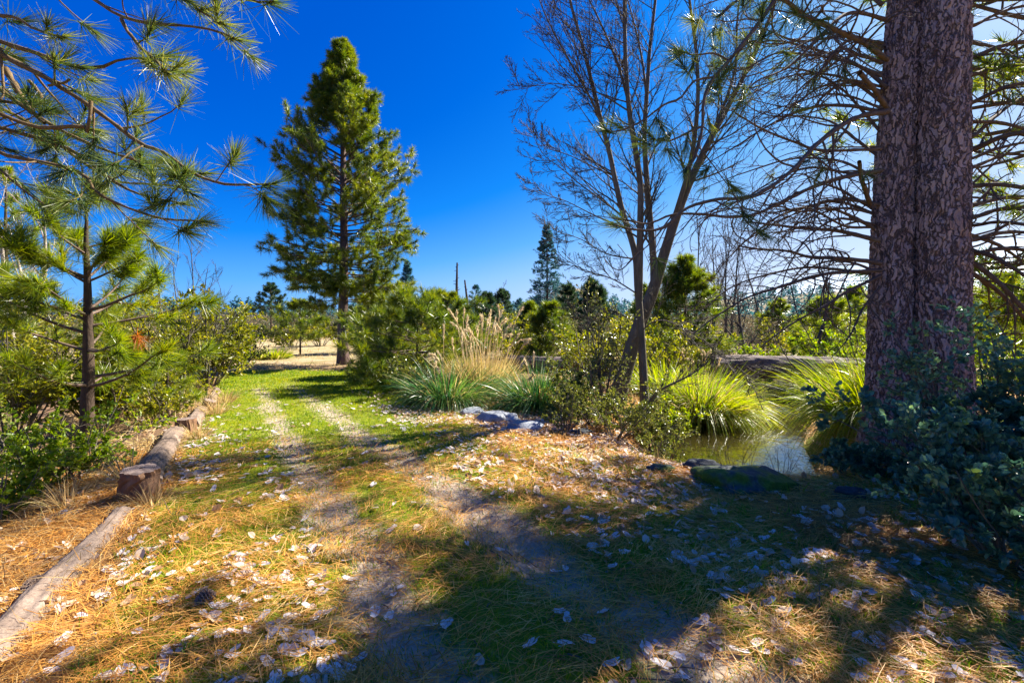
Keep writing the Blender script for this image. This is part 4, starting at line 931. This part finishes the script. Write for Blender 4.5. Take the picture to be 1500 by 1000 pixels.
# ------------------------------------------------------------------ grasses
def clump(name, label, base, n, L, W, mat, droop=.7, spread=.55, cat='grass clump', group=None, rad=.25, straw=0, plumes=0, ph=1.5, lean=(0, 0), wind=(0, 0), pspread=.3):
    base = np.array(base, float); base[2] = max(base[2], WATER + .06); T = thing(name, label, cat, base, group)
    def fan(n, sp, r, lo=0):
        a = rng.uniform(0, 6.283, n); q = rng.random(n) ** .6
        d = np.stack([np.cos(a) * q * sp + lean[0], np.sin(a) * q * sp + lean[1], np.full(n, 1.)], 1) + rng.normal(0, .08, (n, 3))
        p = base + np.stack([np.cos(a) * q * r, np.sin(a) * q * r, np.full(n, -.03)], 1); return p, d
    p, d = fan(n, spread, rad)
    d += np.array([wind[0], wind[1], 0]) * rng.random((n, 1))
    mb = MB(); mb.add(*blades(p, d, L * rng.uniform(.55, 1.15, n), W * rng.uniform(.7, 1.3, n), droop * rng.uniform(.3, 1.35, n), 5, side=np.cross(d, [0, 0, 1.]) + rng.normal(0, .5, (n, 3)), tip=.1)); mb.build('leaf_tuft', M[mat], T)
    if straw:
        p, d = fan(straw, spread * .9, rad * 1.1)
        mb = MB(); mb.add(*blades(p, d, L * rng.uniform(.4, 1.05, straw), W * rng.uniform(.7, 1.3, straw), droop * rng.uniform(.4, 1.3, straw), 4, tip=.1)); mb.build('dry_leaf_tuft', M['strawblade'], T)
    for i in range(plumes):
        p, d = fan(1, pspread, rad * .8); h = ph * rng.uniform(.72, 1.08)
        P = grow(p, d, np.array([h]), 9, .045, (0, 0, -.015)); P[0, 6:, 2] -= np.array([.02, .07, .2]) * rng.uniform(.2, 1.5); P[0, 6:, 0] += np.array([.02, .06, .12]) * rng.normal(0, 1)
        mb = MB(); mb.add(*tubes(P, np.linspace(.006, .004, 9)[None], 5)); st = mb.build('stalk', M['plume'], T)
        k = 150; t = 1 - .3 * rng.random(k) ** 1.1 * min(1, 1.3 / h * 1.0); q, dd, _ = samp(P, np.ones((1, 9)), np.zeros(k, int), t)
        mb = MB(); mb.add(*blades(q, dd + rng.normal(0, .16, (k, 3)) + np.array([.06, 0, -.05]), rng.uniform(.06, .13, k), np.full(k, .009), rng.uniform(0, .6, k), 2)); mb.build('plume', M['plume'], st)
    return T
def onp(px, py, z=0): return gp(px, py)
clump('pampas_grass', 'left pampas clump with arching green leaves at the lawn edge', on(656, 9.3), 2300, 1.5, .013, 'pampasleaf', .78, 1.0, rad=.42, straw=600, plumes=6, ph=1.6)
clump('pampas_grass', 'tall straw coloured pampas clump with many pale drooping plumes', on(706, 10.2), 800, 1.5, .014, 'strawblade', .5, .42, rad=.5, straw=1300, plumes=36, ph=2.1, pspread=.26)
clump('pampas_grass', 'right pampas clump with dark green leaves behind the grey slabs', on(790, 8.9), 2000, 1.4, .012, 'pampasleaf', .75, 1.0, rad=.42, straw=400, plumes=4, ph=1.2, pspread=.5)
clump('pampas_grass', 'small pampas clump with white plumes beyond the pond near the bridging trunk', on(1024, 12.5), 500, .9, .014, 'strawblade', .7, .8, rad=.3, straw=300, plumes=9, ph=1.45)
clump('bunch_grass', 'bright yellow green bunch of grass drooping over the pond, left of the channel', on(1030, 9.9), 2700, 1.8, .017, 'bunch', .82, .85, rad=.5, straw=800, wind=(.25, -.1))
clump('bunch_grass', 'second bright grass mound just left of the drooping pond bunch', on(975, 10.8), 1600, 1.6, .017, 'bunch', .8, .9, rad=.5, straw=300, wind=(.2, -.1))
clump('bunch_grass', 'bright yellow green bunch of grass beside the huge pine, right of the channel', on(1280, 7.2), 3200, 1.85, .014, 'bunch', .78, .6, rad=.45, straw=900, wind=(-.5, -.2))
clump('bunch_grass', 'lower grass mound behind the bunch that stands beside the huge pine', on(1335, 9.6), 1900, 1.7, .017, 'bunch', .8, .8, rad=.5, straw=200, wind=(-.3, 0))
clump('bunch_grass', 'bright yellow green tuft of grass at the far end of the lawn', on(402, 21.5), 700, .85, .03, 'bunch', .6, .8, rad=.5, straw=150)
clump('bunch_grass', 'smaller yellow green tuft left of the far lawn tuft', on(376, 21), 400, .7, .03, 'bunch', .6, .8, rad=.35, straw=120)
for i, (px, py, L, lb) in enumerate(((226, 735, .34, 'dry grass tuft at the right foot of the nearest stump'), (292, 640, .42, 'dry grass tuft beside the middle stump'), (318, 606, .6, 'tall pale dry grass beside the farthest stump'),
                                     (330, 590, .55, 'pale dry grass tuft just beyond the farthest stump'), (190, 700, .6, 'straggly dry grass behind the nearest stump'), (150, 640, .7, 'arching dry grass right of the young pine trunk'), (100, 740, .5, 'thin dry stalks in front of the low green shrub'))):
    clump('dry_grass_tuft', lb, gp(px, py), 170, L, .006 if py > 650 else .008, 'drygrass', .6, .8, cat='grass tuft', rad=.12, group='dry grass tufts along the log edging')

# ------------------------------------------------------------------ shrubs
shrub('shrub', 'low bright green leafy shrub at the left edge in front of the sapling', on(48, 5.0), 1.15, 1.15, 16, 6, 6, 6, .05, 'brightleaf', shape='hex')
shrub('shrub', 'small light green shrub between the low shrub and the nearest stump', on(118, 5.1), .62, .55, 10, 5, 5, 6, .042, 'brightleaf', shape='hex')
shrub('shrub', 'shaded green shrub at the lower left edge below the bright shrub', on(-15, 4.2), .75, .6, 10, 5, 5, 6, .045, 'brightleaf', shape='hex')
shrub('live_oak', 'dense olive green oak scrub right of the young pine', on(232, 9.5), 2.9, 1.9, 16, 8, 7, 9, .075, 'oak', cat='bush')
shrub('live_oak', 'rounded oak scrub sloping down beside the far stump', on(305, 12.0), 2.7, 1.7, 15, 8, 7, 9, .085, 'oak', cat='bush')
shrub('live_oak', 'dark oak scrub behind the young pine trunk', on(160, 8.6), 2.1, 1.5, 14, 8, 7, 9, .075, 'oak', cat='bush')
shrub('live_oak', 'oak scrub at the left edge behind the low bright shrub', on(20, 7.6), 2.6, 1.6, 15, 8, 7, 9, .075, 'oak', cat='bush')
shrub('live_oak', 'tall yellowish oak scrub at the far left behind the sapling', on(40, 12), 3.6, 2.6, 15, 8, 7, 5, .085, 'oak', cat='bush')
shrub('live_oak', 'low oak scrub between the young pine and the middle stump', on(232, 7.8), 1.0, .8, 10, 7, 5, 6, .05, 'oak', cat='bush')
shrub('live_oak', 'grey green scrub in front of the dry slope left of the tall pine', on(352, 17.5), 2.5, 1.5, 13, 7, 6, 5, .09, 'oliveleaf', cat='bush')
baretree('bare_tree', 'thin leafless twiggy tree rising above the oak scrub on the left', on(262, 9.2), 3.75, 1, 3, .025, 'twig', (10, 7, 3), spread=.22, minr=.0035)
baretree('bare_tree', 'lower leafless twiggy tree leaning right over the oak scrub', on(300, 9.8), 3.1, 1, 2, .022, 'twig', (9, 6, 3), spread=.2, lean=(.22, 0), minr=.0035)
baretree('bare_tree', 'pale barked leafless tree at the far left edge behind the boughs', on(22, 15), 7.0, 1, 4, .1, 'twig_pale', (9, 7, 4), spread=.22, minr=.008)
conifer('pine_tree', 'yellowish pine at the far left edge seen behind the hanging boughs', on(12, 17), 7.6, 1.9, .3, 36, 5, 28, .24, .016, 'needle_young', per=2)
conifer('pine_tree', 'small young pine sapling under the oak scrub beside the middle stump', on(245, 8.2), 1.1, .6, .2, 14, 4, 40, .16, .006, 'needle_young', r0=.028, per=2)

shrub('oak_sapling', 'tall small leaved evergreen shrub left of the leaning bare tree', on(876, 8.4), 2.6, 1.0, 8, 10, 6, 6, .042, 'oliveleaf', cat='shrub', upward=1.8)
shrub('shrub', 'dark small leaved shrub at the left foot of the plumed pampas', on(606, 10.4), 1.15, .9, 12, 7, 6, 7, .055, 'oliveleaf')
shrub('shrub', 'dark tangled shrub between the pampas and the small leaved evergreen shrub', on(838, 8.6), 1.25, .85, 12, 7, 6, 7, .05, 'oliveleaf')
shrub('shrub', 'dark tangled shrub on the bank right of the bare tree foot', on(962, 7.4), .95, .7, 12, 7, 6, 7, .042, 'oliveleaf', shape='hex')
shrub('shrub', 'low tangled shrub on the litter in front of the leaning trunk', on(872, 7.3), .8, .7, 11, 7, 6, 7, .04, 'oliveleaf', shape='hex')
shrub('shrub', 'low glossy leaved shrub in front of the bare tree foot', on(900, 6.7), .85, .85, 14, 7, 6, 6, .036, 'oliveleaf', shape='hex')
shrub('shrub', 'small pale speckled shrub right of the grey slabs', on(826, 6.9), .72, .5, 10, 6, 5, 6, .034, 'oliveleaf', shape='hex')
shrub('shrub', 'sparse shrub at the pond bank left of the dark rounded rock', on(968, 6.0), .75, .5, 9, 6, 5, 5, .034, 'oliveleaf', shape='hex')
shrub('shrub', 'light green weedy bush between the bare tree and the pond grass', on(992, 8.4), .8, .6, 10, 6, 5, 6, .05, 'bunch')
shrub('twig_bush', 'reddish leafless twig bush standing before the blue pond reflection', on(1078, 5.45), .95, .5, 10, 6, 4, 0, stem='twig', r=.007, cat='bush')
shrub('twig_bush', 'leafless twig bush at the right bank of the pond', on(1150, 5.9), .8, .4, 8, 5, 3, 0, stem='twig', r=.005, cat='bush')
shrub('twig_bush', 'pale tangled dead twigs arching beside the bridging trunk', on(1055, 11.3), 1.3, 1.2, 12, 6, 4, 0, stem='twig_pale', r=.01, cat='bush')
shrub('twig_bush', 'pale dead twigs hanging right of the leaning bare tree', on(1000, 9.6), 1.5, 1.1, 10, 6, 4, 0, stem='twig_pale', r=.009, cat='bush')
# foreground bush on the right
shrub('toyon_bush', 'large leafy dark green bush filling the right foreground under the huge pine', on(1445, 4.15), 1.5, 1.2, 24, 7, 6, 8, .058, 'coffee', shape='hex', wid=.72, up=.55, r=.014)
shrub('toyon_bush', 'low dark leafy bush at the foot of the huge pine', on(1335, 4.7), .5, .75, 16, 7, 5, 8, .052, 'coffee', shape='hex', wid=.72, up=.55)
shrub('toyon_bush', 'dark leafy bush at the lower right corner', on(1480, 3.1), 1.1, .8, 16, 7, 5, 8, .055, 'coffee', shape='hex', wid=.72, up=.55)
shrub('toyon_bush', 'small shaded bush creeping left from the foot of the huge pine', on(1245, 4.9), .5, .5, 9, 5, 5, 6, .05, 'coffee', shape='hex', wid=.72, up=.55)
shrub('toyon_bush', 'tall open leafy shoots rising along the right edge above the large bush', on(1490, 4.3), 2.1, .6, 8, 7, 5, 5, .055, 'coffee', shape='hex', wid=.72, up=.5, upward=1.6)
shrub('toyon_bush', 'thin upright leafy shoots in front of the right trunk', on(1400, 4.7), 2.0, .5, 6, 6, 4, 5, .055, 'coffee', shape='hex', wid=.75, up=.5, upward=1.8)

# ------------------------------------------------------------------ middle distance pines and bushes
def mid(px, Y): return on(px, Y)
for px, Y, H, rad, mat, lb, kw in (
    (612, 12.5, 2.3, 1.9, 'needle', 'broad young pine bush directly right of the tall pine, left of the pampas', dict(nbr=34, needles=40, clear=.06, per=3, nl=.24, nw=.011, prof=lambda q: np.interp(q, [0, .4, .75, 1], [.95, 1, .7, .2]))),
    (566, 14.5, 2.2, 1.4, 'needle', 'low dark pine bush between the tall pine trunk and the broad young pine', dict(nbr=34, clear=.06, nw=.012)),
    (655, 19, 2.9, 1.8, 'needle', 'dark green pine behind the broad young pine', dict(nbr=38, clear=.1, nw=.015)),
    (712, 24, 3.2, 1.4, 'needle_far', 'dull green pine behind the tall pampas plumes', dict(nbr=34, clear=.2, nw=.02)),
    (806, 17, 2.35, 1.4, 'needle', 'yellow green young pine left of the small leaved evergreen shrub', dict(nbr=36, clear=.08, nw=.013)),
    (775, 22, 2.6, 1.3, 'needle', 'small green pine behind the yellow green young pine', dict(nbr=30, clear=.1, nw=.016)),
    (735, 36, 4.3, 1.6, 'needle_far', 'thin crowned pine in the middle of the skyline', dict(nbr=30, clear=.35, nw=.025)),
    (832, 30, 4.2, 1.7, 'needle_far', 'dark pine right of the tall distant fir', dict(nbr=36, clear=.1, nw=.024)),
    (868, 21, 3.7, 1.4, 'needle_far', 'pointed dark pine behind the small leaved evergreen shrub', dict(nbr=40, clear=.1, nw=.018)),
    (1003, 15.5, 3.8, 1.9, 'needle', 'bushy yellow green pine behind the leaning bare tree', dict(nbr=50, clear=.06, nw=.014, per=3)),
    (950, 19, 3.2, 1.5, 'needle', 'green pine partly hidden by the bare tree stems', dict(nbr=36, clear=.08, nw=.016)),
    (397, 43, 5.4, 1.9, 'needle_far', 'small distant pine standing on the dry field left of the tall pine', dict(nbr=26, clear=.45, nw=.03)),
    (440, 24, 2.8, 2.0, 'needle', 'low spreading pine branches behind the tall pine on its left', dict(nbr=24, clear=.3, nw=.018)),
    (540, 26, 3.4, 2.0, 'needle', 'bushy pine right behind the tall pine trunk', dict(nbr=34, clear=.12, nw=.02)),
    (596, 75, 11.6, 2.4, 'needle_blue', 'bluish conifer peeking out behind the right side of the tall pine', dict(nbr=60, clear=.1, nw=.05, nl=.4, needles=16)),
    (1210, 17, 2.6, 1.6, 'needle_young', 'yellow green pine bush beyond the bridging trunk left of the huge pine', dict(nbr=34, clear=.08, nw=.015)),
    (1470, 14, 3.1, 1.7, 'needle_young', 'yellow green pine bush right of the huge pine', dict(nbr=36, clear=.08, nw=.014)),
    (1252, 24, 3.5, 2.0, 'needle_young', 'taller yellow green pine behind the limbs left of the huge pine', dict(nbr=36, clear=.1, nw=.018)),
    (1140, 28, 3.0, 1.8, 'needle', 'dull green pine far behind the bridging trunk', dict(nbr=30, clear=.1, nw=.022)),
):
    kw = dict(k=6, needles=26, nl=.24, per=2, high=.55, prof=lambda q: (1 - q) ** .8 * (.6 + .4 * np.minimum(1, q * 5)) + .02) | kw
    kw['nbr'] = int(kw['nbr'] * 1.7)
    conifer('pine_tree', lb, mid(px, Y), H, rad, mat=mat, **kw)
conifer('fir_tree', 'tall narrow blue green fir standing above the skyline', mid(801, 62), 15.2, 2.9, .2, 180, 7, 12, .32, .05, 'needle_blue', r0=.2, prof=lambda q: (1 - q) * .95 + .05, low=-.12, high=.12, per=2, spread=.6)
snag('dead_tree', 'tallest bare dead snag on the skyline', mid(668, 80), 11.8, .36, (.2, 0), 26)
snag('dead_tree', 'second dead snag, shorter, right of the tallest snag', mid(690, 72), 8.2, .3, (-1.0, 0), 18)
snag('dead_tree', 'leaning dead snag left of the tall fir', mid(812, 52), 4.6, .18, (1.2, 0), 16)
for px, Y, H, rad, lb in ((645, 110, 8.2, 2.2, 'tiny distant pine left of the tallest snag'), (660, 118, 8.0, 2.6, 'tiny distant pine close behind the tallest snag'), (697, 90, 8.4, 3.0, 'small round distant pine right of the second snag'),
                          (712, 120, 6.2, 2.4, 'low distant pine between the second snag and the thin crowned pine'), (760, 110, 6.8, 2.6, 'low distant pine right of the thin crowned pine'), (786, 95, 6.4, 2.8, 'rounded distant pine left of the tall fir'),
                          (845, 80, 6.6, 2.4, 'small distant pine right of the tall fir'), (622, 100, 7.2, 2.6, 'faint distant pine above the broad young pine')):
    conifer('pine_tree', lb, mid(px, Y), H, rad, .3, 30, 4, 14, .5, .07, 'needle_blue', r0=.16, per=2, group='small pines on the skyline')
for px, Y, H, w, r, n, lb in ((1016, 24, 7.8, 1, .07, 1, 'slim leafless poplar left of the thicket behind the pond'), (1042, 27, 8.6, 1, .07, 2, 'forked leafless poplar behind the pond'), (1066, 23, 7.6, 1, .07, 2, 'leafless poplar directly behind the pale plumes'),
                              (1092, 19, 5.6, 1, .1, 1, 'crooked grey leafless tree beside the left end of the bridging trunk'), (1118, 30, 8.4, 1, .07, 1, 'thin leafless tree far behind the bridging trunk'), (1172, 16, 5.2, 1, .11, 1, 'dark leaning leafless tree behind the middle of the bridging trunk'),
                              (1205, 28, 7.2, 1, .07, 1, 'leafless tree among the limbs left of the huge pine'), (735, 42, 6.2, 1, .09, 1, 'grey leafless tree on the skyline above the plumes'), (1000, 30, 8.0, 1, .07, 1, 'faint leafless poplar behind the bushy yellow green pine')):
    baretree('bare_tree', lb, mid(px, Y), H, w, n, r, 'twig', (14, 8, 3), spread=.1, lean=(.28 if px == 1172 else 0, 0), minr=.0006 * Y * .6, rat=(.34, .45, .45), ang=.5, group='leafless trees behind the pond')
for px, Y, h, w, mat, lb in ((640, 15.5, 2.0, 1.6, 'oak', 'olive scrub behind the left side of the pampas plumes'), (692, 17, 2.1, 1.6, 'oliveleaf', 'grey green scrub behind the middle of the pampas plumes'), (752, 19, 2.2, 1.8, 'oak', 'olive scrub right of the pampas plumes'),
                             (585, 18, 2.3, 1.8, 'oak', 'tall olive scrub between the tall pine and the broad young pine'), (838, 19, 2.3, 1.7, 'oliveleaf', 'grey green scrub under the leaning snag'), (905, 16, 2.3, 1.6, 'oak', 'tall olive scrub behind the leaning trunk'), (1035, 17, 2.2, 1.7, 'oak', 'olive scrub behind the bushy yellow green pine'),
                             (1160, 21, 2.2, 2.2, 'oak', 'olive scrub far behind the bridging trunk'), (720, 30, 2.8, 2.6, 'oak', 'olive scrub below the thin crowned pine'), (790, 27, 2.6, 2.2, 'oak', 'olive scrub at the foot of the tall fir'),
                             (1120, 17, 1.6, 1.4, 'brightleaf', 'low yellow green bush just beyond the bridging trunk'), (1230, 14, 1.8, 1.3, 'brightleaf', 'yellow green bush behind the grass mound left of the huge pine'),
                             (1440, 9, 1.8, 1.2, 'brightleaf', 'sunlit light green bush right of the huge pine'), (1500, 8.4, 2.3, 1.2, 'brightleaf', 'sunlit bush at the right edge behind the foreground bush'), (1070, 15, 1.6, 1.2, 'oliveleaf', 'dull green bush behind the pond grass'),
                             (840, 13, 1.7, 1.1, 'oak', 'oak scrub in front of the dark fallen trunk'), (920, 12, 2.0, 1.2, 'oak', 'oak scrub behind the leaning trunk'), (545, 17, 1.6, 1.2, 'oak', 'oak scrub at the right foot of the tall pine'),
                             (975, 13, 1.8, 1.2, 'oak', 'oak scrub right of the leaning trunk'), (590, 11.2, 1.1, .8, 'oak', 'low scrub at the lawn edge under the broad young pine'), (430, 30, 2.0, 2.2, 'oak', 'olive bush on the dry field left of the tall pine'), (470, 34, 2.7, 2.4, 'oak', 'olive bush behind the tall pine trunk')):
    shrub('bush', lb, mid(px, Y), h, w, 12, 6, 5, 6, .0055 * Y + .012, mat, cat='bush')
for px, Y, h, w, lb in ((340, 48, 3.2, 4, 'grey brown leafless thicket left of the dry field'), (420, 62, 3.4, 5, 'grey brown leafless thicket behind the dry field'), (480, 55, 3.2, 5, 'leafless thicket behind the tall pine'), (690, 46, 3.6, 3, 'grey leafless thicket behind the plumes'),
                        (760, 50, 3.6, 3, 'grey leafless thicket left of the fir foot'), (1060, 21, 2.4, 2.0, 'grey leafless thicket behind the bridging trunk left end'), (1120, 23, 2.2, 2.2, 'grey leafless thicket behind the bridging trunk'), (1200, 20, 1.9, 1.8, 'grey leafless thicket left of the huge pine'), (290, 40, 3.0, 4, 'leafless thicket behind the oak scrub')):
    shrub('thicket', lb, mid(px, Y), h, w, 26, 9, 6, 0, stem='twig', r=.0009 * Y, cat='bush', group='leafless thickets')

# ------------------------------------------------------------------ far brush, forest and hills
def far_mass():
    mb = MB()
    N = 3800; y = 21 + 175 * rng.random(N) ** 1.6; x = rng.uniform(-1.25, 1.25, N) * y
    ok = (y > 48) | (x > -.22 * y) | (x < -.62 * y); ok &= pond_sd(x, y) > 1; x, y = x[ok], y[ok]; N = len(x)
    z = hgt(x, y); h = rng.uniform(.8, 2.2, N) * (1 + y / 140)
    k = 90; idx = np.repeat(np.arange(N), k)
    u = nrm(rng.normal(size=(N * k, 3))) * rng.random((N * k, 1)) ** .4
    p = np.stack([x, y, z + h * .45], 1)[idx] + u * np.stack([h * .8, h * .8, h * .55], 1)[idx]
    V, Fc = leaves(p, .0045 * y[idx] + .02, .3, shape='quad', wid=.5); sel = np.repeat(rng.random(N) < .25, k)
    mb.add(V, Fc[~sel], 0); mb.Q.append((Fc[sel] + mb.n - len(V), 1))
    tag(mb.build('brush', [M['farbrush'], M['needle_far']], smooth=False), kind='stuff')
    mb = MB(); N = 1500; y = 130 + 320 * rng.random(N); x = rng.uniform(-1.3, 1.3, N) * y; z = ridge(x, y); H = rng.uniform(4, 9, N)
    k = 46; idx = np.repeat(np.arange(N), k); t = rng.random(N * k)
    a = rng.uniform(0, 6.283, N * k); r = (1 - t) ** .8 * H[idx] * .24
    p = np.stack([x[idx] + np.cos(a) * r * .6, y[idx] + np.sin(a) * r * .6, z[idx] + H[idx] * (.1 + .9 * t)], 1)
    d = np.stack([np.cos(a), np.sin(a), rng.normal(.1, .3, N * k)], 1)
    mb.add(*blades(p, d, r + .5, np.full(N * k, .8), np.full(N * k, .15), 1, tip=.2))
    tag(mb.build('forest', M['needle_blue'], smooth=False), kind='stuff')  # bluish needle colour stands in for haze over the far hills
def ridge(x, y):
    az = x / y; d = np.hypot(x, y)
    a = 5.5 + 4 * fbm(az * 4 + 20, d * .004, 4) - 2
    far = np.interp(az, [-1.4, -.4, 0, .06, .1, .16, .25, .4, .7, 1.4], [0, 0, 2, 7, 17, 15, 5, 9, 12, 12]) * 1.8
    return (a * sstep(110, 260, d) + far * sstep(200, 420, d)) 
def hills():
    th = np.linspace(-1.1, 1.1, 240); d = np.linspace(105, 900, 90)
    A, Dd = np.meshgrid(th, d); X = np.sin(A) * Dd; Y = np.cos(A) * Dd
    Z = ridge(X, np.maximum(Y, 1)) - .8 + sstep(420, 900, Dd) * 0
    V = np.stack([X, Y, Z], -1).reshape(-1, 3); n = 240
    i = np.arange(89)[:, None] * n + np.arange(n - 1)[None]
    mb = MB(); mb.add(V, np.stack([i, i + 1, i + n + 1, i + n], -1).reshape(-1, 4))
    tag(mb.build('hills', M['farbrush']), kind='structure')
hills(); far_mass()

# ------------------------------------------------------------------ light, sky and camera
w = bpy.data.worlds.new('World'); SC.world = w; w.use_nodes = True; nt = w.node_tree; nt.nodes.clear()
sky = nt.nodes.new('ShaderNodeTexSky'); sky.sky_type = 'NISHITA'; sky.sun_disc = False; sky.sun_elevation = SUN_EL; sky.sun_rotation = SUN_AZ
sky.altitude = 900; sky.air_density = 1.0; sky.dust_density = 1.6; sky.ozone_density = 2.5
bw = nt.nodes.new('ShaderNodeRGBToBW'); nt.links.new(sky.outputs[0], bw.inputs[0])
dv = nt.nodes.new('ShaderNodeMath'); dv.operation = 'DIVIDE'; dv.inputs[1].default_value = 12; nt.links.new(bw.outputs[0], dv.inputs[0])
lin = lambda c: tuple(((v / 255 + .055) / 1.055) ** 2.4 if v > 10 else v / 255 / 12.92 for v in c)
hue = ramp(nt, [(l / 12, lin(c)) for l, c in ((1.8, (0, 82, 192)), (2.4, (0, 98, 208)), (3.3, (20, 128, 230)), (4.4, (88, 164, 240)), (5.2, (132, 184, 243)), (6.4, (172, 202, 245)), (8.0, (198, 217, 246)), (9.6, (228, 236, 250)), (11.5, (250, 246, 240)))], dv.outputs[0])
pw = nt.nodes.new('ShaderNodeMath'); pw.operation = 'POWER'; pw.inputs[1].default_value = 8.0; nt.links.new(dv.outputs[0], pw.inputs[0])  # extra glow near the sun, added beyond the sky model to lift shadow fill
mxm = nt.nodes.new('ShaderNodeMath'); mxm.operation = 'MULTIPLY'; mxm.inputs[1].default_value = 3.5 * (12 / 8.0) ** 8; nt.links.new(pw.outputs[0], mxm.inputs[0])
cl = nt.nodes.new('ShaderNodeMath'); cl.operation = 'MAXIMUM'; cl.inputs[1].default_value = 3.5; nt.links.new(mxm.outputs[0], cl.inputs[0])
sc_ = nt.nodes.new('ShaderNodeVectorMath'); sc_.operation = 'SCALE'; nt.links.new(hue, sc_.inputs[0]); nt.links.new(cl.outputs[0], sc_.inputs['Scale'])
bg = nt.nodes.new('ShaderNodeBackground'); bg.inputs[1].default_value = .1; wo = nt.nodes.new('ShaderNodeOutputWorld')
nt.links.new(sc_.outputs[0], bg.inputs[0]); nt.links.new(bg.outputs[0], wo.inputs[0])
sun = bpy.data.lights.new('sun', 'SUN'); sun.energy = 5.0; sun.angle = math.radians(.53); sun.color = (1, .93, .80)
so = bpy.data.objects.new('sun', sun); COL.objects.link(so); so.rotation_euler = Vector(SUN).to_track_quat('Z', 'Y').to_euler(); so.location = SUN * 50
cam = bpy.data.cameras.new('camera'); cam.lens = 16; cam.sensor_width = 36; cam.shift_y = -25 / 1500; cam.clip_end = 5000; cam.clip_start = .05
co = bpy.data.objects.new('camera', cam); COL.objects.link(co); co.location = (0, 0, CZ); co.rotation_euler = (math.pi / 2, 0, 0); SC.camera = co
SC.view_settings.view_transform = 'Standard'; SC.view_settings.look = 'None'; SC.view_settings.gamma = 1; SC.view_settings.exposure = 1.9
SC.cycles.max_bounces = 6; SC.cycles.transparent_max_bounces = 8; SC.cycles.use_denoising = True
